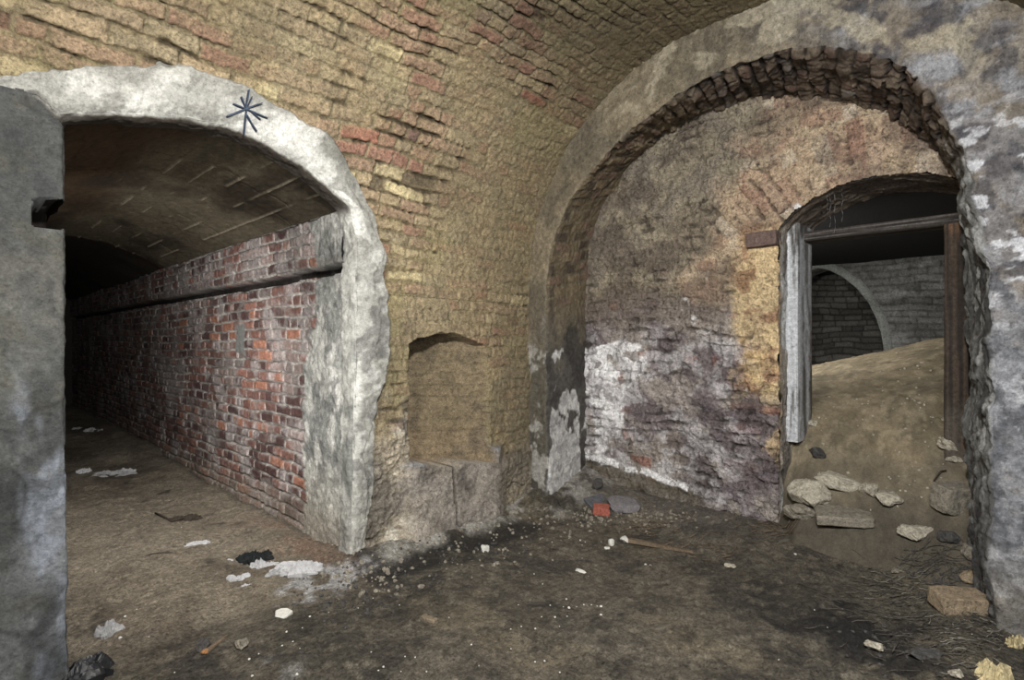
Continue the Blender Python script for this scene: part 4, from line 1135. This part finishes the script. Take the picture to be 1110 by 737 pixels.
# ---- rags, papers, foam
SH = [
 ('rag', M_RAG, 278, 606, (.105,.075), .032, .2, 'crumpled black rag at the foot of the tunnel corner', 'rag', .5),
 ('plastic_bag', M_BAG, 95, 731, (.105,.085), .042, .5, 'crumpled black plastic bag by the foot of the left pier', 'bag', .35),
 ('paper_scrap', M_PAPER, 323, 619, (.125,.062), .035, .15, 'largest torn white paper beside the tunnel corner', 'paper scrap', .4),
 ('paper_scrap', M_PAPER, 281, 615, (.040,.036), .030, .5, 'crumpled white paper touching the black rag', 'paper scrap', .35),
 ('paper_scrap', M_PAPER, 292, 613, (.045,.018), .015, .3, 'thin white paper strip between the black rag and the largest paper', 'paper scrap', .4),
 ('paper_scrap', M_PAPER, 259, 627, (.055,.028), .020, .5, 'white paper scrap left of and nearer than the black rag', 'paper scrap', .45),
 ('paper_scrap', M_PAPER, 250, 608, (.034,.016), .010, .1, 'small white paper flake left of the black rag', 'paper scrap', .4),
 ('paper_scrap', M_PAPER, 267, 635, (.024,.012), .010, .4, 'tiny white paper flake nearest the viewer of the rag scraps', 'paper scrap', .4),
 ('paper_scrap', M_GPAPER, 303, 621, (.075,.035), .018, .6, 'greyish torn paper at the left edge of the largest white paper', 'paper scrap', .5),
 ('paper_scrap', M_GPAPER, 118, 686, (.052,.05), .035, .9, 'crumpled grey-white paper near the left pier', 'paper scrap', .35),
 ('paper_scrap', M_PAPER, 214, 590, (.065,.016), .016, .5, 'narrow white paper roll on the tunnel floor before the rag', 'paper scrap', .3),
 ('paper_sheet', M_GPAPER, 120, 515, (.21,.10), .03, .1, 'large pale torn sheet on the tunnel floor', 'sheet', .3),
 ('paper_scrap', M_PAPER, 136, 512, (.075,.04), .03, .1, 'bright paper lump at the right end of the large torn sheet', 'paper scrap', .3),
 ('paper_scrap', M_PAPER, 90, 512, (.05,.045), .03, .2, 'white paper scrap left of the large torn sheet in the tunnel', 'paper scrap', .35),
 ('paper_scrap', M_GPAPER, 101, 467, (.09,.06), .03, .2, 'pale scrap deepest in the tunnel by the brick wall', 'paper scrap', .35),
 ('paper_scrap', M_GPAPER, 84, 465, (.07,.05), .02, .2, 'pale scrap deepest in the tunnel away from the brick wall', 'paper scrap', .35),
 ('paper_scrap', M_YELL, 1076, 735, (.075,.05), .04, .4, 'yellowed crumpled paper in the bottom right corner', 'paper scrap', .4),
 ('paper_scrap', M_YELL, 1098, 700, (.06,.028), .03, .6, 'yellowed scrap at the base of the right pier', 'paper scrap', .45),
]
for i, (nm_, mt_, px, py, (sx, sy), am, rz, lab, cat, rg) in enumerate(SH):
    put(nm_, sheet_bm(sx, sy, am*1.7, 500+i*13, ragged=rg, freq=1.25 if nm_!='rag' else 2), mt_, px, py, rz, lab, cat, 'torn paper scraps on the floor' if nm_ == 'paper_scrap' else None, sink=.006)
def chip_bm(pts, h):
    bm = bmesh.new(); n = len(pts)
    lo = [bm.verts.new((x, y, 0)) for x, y in pts]; up = [bm.verts.new((x*.95, y*.95, h)) for x, y in pts]
    bm.faces.new(lo[::-1]); bm.faces.new(up)
    for i in range(n): bm.faces.new((lo[i], lo[(i+1)%n], up[(i+1)%n], up[i]))
    bmesh.ops.bevel(bm, geom=bm.edges[:], offset=.003, segments=1, affect='EDGES')
    return bm
put('foam_chunk', chip_bm([(-.042,.012),(-.030,-.028),(.012,-.036),(.026,-.020),(.042,.016),(.010,.034),(-.02,.030)], .02), M_FOAM, 307, 667, .1, 'cream-white flat angular foam chunk on the floor below the paper scraps', 'foam chunk', tilt=(.25,.1))
put('foam_chunk', box_bm(.045,.035,.04,521,chip=.012,bevel=.004), M_FOAM, 526, 598, .6, 'white foam chunk alone in front of the niche', 'foam chunk')
put('foam_chunk', rock_bm(.026,.02,.034,522,sub=2), M_FOAM, 663, 591, .6, 'white triangular foam chunk just left of the stick', 'foam chunk')
put('foam_chunk', rock_bm(.028,.014,.012,523,sub=2), M_FOAM, 658, 595, .2, 'low white foam piece beside the triangular chunk', 'foam chunk')
put('foam_chunk', rock_bm(.045,.014,.014,524,sub=2), M_FOAM, 629, 620, -.6, 'slim white foam sliver in the middle of the floor', 'foam chunk')

# ---- twig and bark in the tunnel
x, y, z = hit(185, 563)
bm = bmesh.new()
p = [hit(168,557), hit(176,562), hit(186,566), hit(196,565), hit(206,560)]
tube_bm(bm, [(q[0]-x, q[1]-y, q[2]-z+.006+.01*(i%2)) for i, q in enumerate(p)], .006, .008)
o = obj('twig', bm, M_TWIG, smooth=True); o.location = (x, y, z); tag(o, 'dark bent twig beside the bark on the tunnel floor', 'twig')
put('bark', sheet_bm(.12,.05,.05,530,ragged=.35,freq=1.4), M_TWIG, 203, 563, .25, 'dark curled piece of bark on the tunnel floor', 'bark', sink=.004)
x, y, z = hit(172, 602); bm = bmesh.new()
p = [hit(157,604), hit(165,601), hit(174,600), hit(186,600)]
tube_bm(bm, [(q[0]-x, q[1]-y, q[2]-z+.004) for q in p], .003, .003)
o = obj('twig', bm, M_TWIG, smooth=True); o.location = (x, y, z); tag(o, 'very thin curved twig lying on the tunnel floor near the entrance', 'twig')
x, y, z = hit(1012, 545); bm = bmesh.new()
p = [(1013,552,0),(1012,538,0),(1013,527,.02),(1020,519,.03),(1026,516,.02)]
tube_bm(bm, [(hit(a,b)[0]-x, hit(a,b)[1]-y, hit(a,b)[2]-z+.012+c) for a,b,c in p], .006, .004)
o = obj('wire', bm, M_TWIG, smooth=True); o.location = (x, y, z); tag(o, 'dark hooked wire beside the half buried grey brick', 'wire')

# ---- white crumbs, each its own thing
Z = [(612,333),(705,362),(735,368),(748,372),(740,380),(420,432),(432,436),(612,457),(635,484),(655,541),(698,525),(690,545),(705,548),(740,415),(757,463),(745,540),(725,545),(790,545),(790,568),(780,543),(765,540),(570,540),(668,573),(700,570),(615,604),(578,598),(550,605),(680,598),(632,572),(445,646),(550,658),(385,574),(268,678),(295,680),(178,666),(210,707),(197,715),(257,718),(325,718),(465,702),(615,693),(640,690),(680,720),(65,560),(157,535),(143,548),(183,522),(253,540),(910,433),(925,435)]
crumbs = [(330+a/2.458, 437+b/2.458) for a, b in Z] + [(660+a/2.458, 437+b/2.458) for a, b in [(497,405),(98,433),(110,433),(583,600),(453,688),(500,688),(623,553),(548,553),(775,565),(968,618)]] + \
         [(60+a/3.7, 560+b/3.7) for a, b in [(927,467),(815,555),(980,533),(910,522),(952,505),(778,577),(968,640),(790,645),(920,318),(1020,405),(505,45),(325,375),(280,405),(478,630),(260,492),(375,487),(990,450)]] + [(174,543),(183,543),(142,540)]
first = None; big = {(280,710)}
for i, (px, py) in enumerate(crumbs):
    x, y, z = hit(px, py)
    if first is None:
        o = first = obj('plaster_crumb', rock_bm(.010,.008,.007,540,sub=2), M_FOAM)
    else:
        o = first.copy(); COL.objects.link(o)
    k = rng.choice((.3,.35,.4,.45,.5,.65,.9))
    o.location = (x, y, z + .002); o.scale = (k, k, k); o.rotation_euler = (0, 0, rng.uniform(0, 6))
    tag(o, 'tiny white crumb of plaster scattered on the dirt floor', 'crumb', 'white crumbs on the floor')

# ---- charred straw and litter (uncountable)
def straw(name, mat, areas, n, seed, label, w=.0035, ln=(.04,.16)):
    r = random.Random(seed); bm = bmesh.new()
    for i in range(n):
        ax, ay, sx, sy = r.choice(areas)
        px = r.gauss(ax, sx); py = min(736, r.gauss(ay, sy))
        try: x, y, z = hit(px, py)
        except Exception: continue
        a = r.gauss(-.35, .55) + VIEW - math.pi/2; L = r.uniform(*ln); cv = r.uniform(-.6,.6)
        pts = []
        for k in range(5):
            f = k/4 - .5; aa = a + cv*f
            qx, qy = x + math.cos(aa)*L*f, y + math.sin(aa)*L*f
            pts.append((qx, qy, float(ground(qx,qy)) + .008 + r.uniform(0,.010) + (.012*k/4 if i % 3 == 0 else 0)))
        tube_bm(bm, pts, w*r.uniform(.6,1.2), w*.5, 4)
    o = obj(name, bm, mat, smooth=True); tag(o, label, 'litter', kind='stuff')
straw('charred_straw', M_STRAW, [(1000,640,38,18),(960,655,30,14),(1000,690,45,22),(1050,700,30,18),(1020,610,22,10)], 300, 61, 'charred dark straw strewn across the floor before the right pier', w=.0022)
straw('pale_straw', M_STRAWL, [(1005,665,30,16),(985,640,30,10),(1065,685,20,12),(1050,715,26,12)], 70, 62, 'pale straw bits mixed into the charred litter by the right pier', w=.0018, ln=(.03,.09))
straw('dry_litter', M_PLANK, [(705,571,14,5),(835,575,18,5),(760,600,20,6),(740,575,30,8)], 110, 63, 'brown shredded litter along the foot of the recess wall', w=.003, ln=(.02,.08))
# loose grit along the wall foot
def grit(name, mat, areas, n, seed, label, sz=(.006,.022)):
    r = random.Random(seed); bm = bmesh.new()
    for i in range(n):
        ax, ay, sx, sy = r.choice(areas); px = r.gauss(ax, sx); py = min(735, r.gauss(ay, sy)); x, y, z = hit(px, py)
        s = r.uniform(*sz)*r.uniform(.5,1)
        m = Matrix.Translation((x,y,z+s*.25)) @ Matrix.Rotation(r.uniform(0,6),4,'Z') @ Matrix.Rotation(r.uniform(0,6),4,'X') @ Matrix.Diagonal((s*r.uniform(.6,1.4),s,s*.7,1))
        bmesh.ops.create_icosphere(bm, subdivisions=1, radius=1, matrix=m)
    for v in bm.verts: v.co += Vector((r.uniform(-1,1),r.uniform(-1,1),r.uniform(-1,1)))*.0015
    o = obj(name, bm, mat); tag(o, label, 'grit', kind='stuff')
grit('grey_grit', M_GREYST, [(470,600,50,14),(400,625,30,10),(560,575,50,8),(700,560,40,6),(640,560,30,6)], 420, 71, 'loose grey grit along the foot of the long wall')
grit('dark_grit', M_DARKST, [(430,625,45,16),(370,650,35,12),(980,680,50,24),(520,600,40,10),(1010,620,25,12)], 420, 72, 'dark burnt crumbs strewn over the floor', sz=(.004,.016))
grit('soil_clods', M_LIME, [(960,480,40,40),(930,430,30,20),(990,520,30,20),(1000,440,15,25)], 130, 73, 'small pale clods dotted over the soil heap', sz=(.004,.014))
# ================================================================ camera and light
cam = bpy.data.cameras.new('camera'); co = bpy.data.objects.new('camera', cam); COL.objects.link(co)
cam.sensor_fit = 'HORIZONTAL'; cam.sensor_width = 36; cam.lens = 36*F/1110
cam.shift_y = (CY - 368.5)/1110; cam.clip_start = .02
co.location = (0, 0, HC)
co.rotation_euler = (math.pi/2, 0, math.atan2(FV[1], FV[0]) - math.pi/2)
SC.camera = co
def area(name, loc, target, size, power, color):
    l = bpy.data.lights.new(name, 'AREA'); l.energy = power; l.size = size; l.color = color; l.shape = 'DISK'
    o = bpy.data.objects.new(name, l); COL.objects.link(o); o.location = loc
    d = Vector(target) - Vector(loc); o.rotation_euler = d.to_track_quat('-Z', 'Y').to_euler()
    return o
area('unseen_light', (.25, .1, 2.3), (2.2, 2.2, 1.1), .14, 138, (1, .985, .96))
area('unseen_light', (-.5, .6, 2.3), (2.3, 3.0, 1.4), .4, 46, (1, .95, .86))  # added warm fill for the long wall and vault
area('unseen_light', (1.3, -.15, 1.7), (3.6, 1.6, 1.2), .3, 20, (.92, .95, 1))  # added cool fill toward the recess
area('unseen_light', (.85, 2.62, 1.1), (1.6, 5.5, .7), .3, 14, (1, .97, .93))  # added fill at the tunnel mouth, no lamp stands there
area('unseen_light', (.62, 3.7, 1.3), (1.5, 7.6, .3), .3, 24, (1, .97, .93))  # added fill to brighten the deeper tunnel
area('unseen_light', (5.0, 2.2, 1.85), (7.7, .9, 1.35), .3, 38, (1, .98, .93))  # added lamp hidden behind the recess wall, brightens the chamber
w = bpy.data.worlds.new('world'); SC.world = w; w.use_nodes = True
w.node_tree.nodes['Background'].inputs[0].default_value = (.02,.02,.02,1)
SC.view_settings.view_transform = 'Standard'
SC.view_settings.look = 'None'
SC.view_settings.exposure = 0
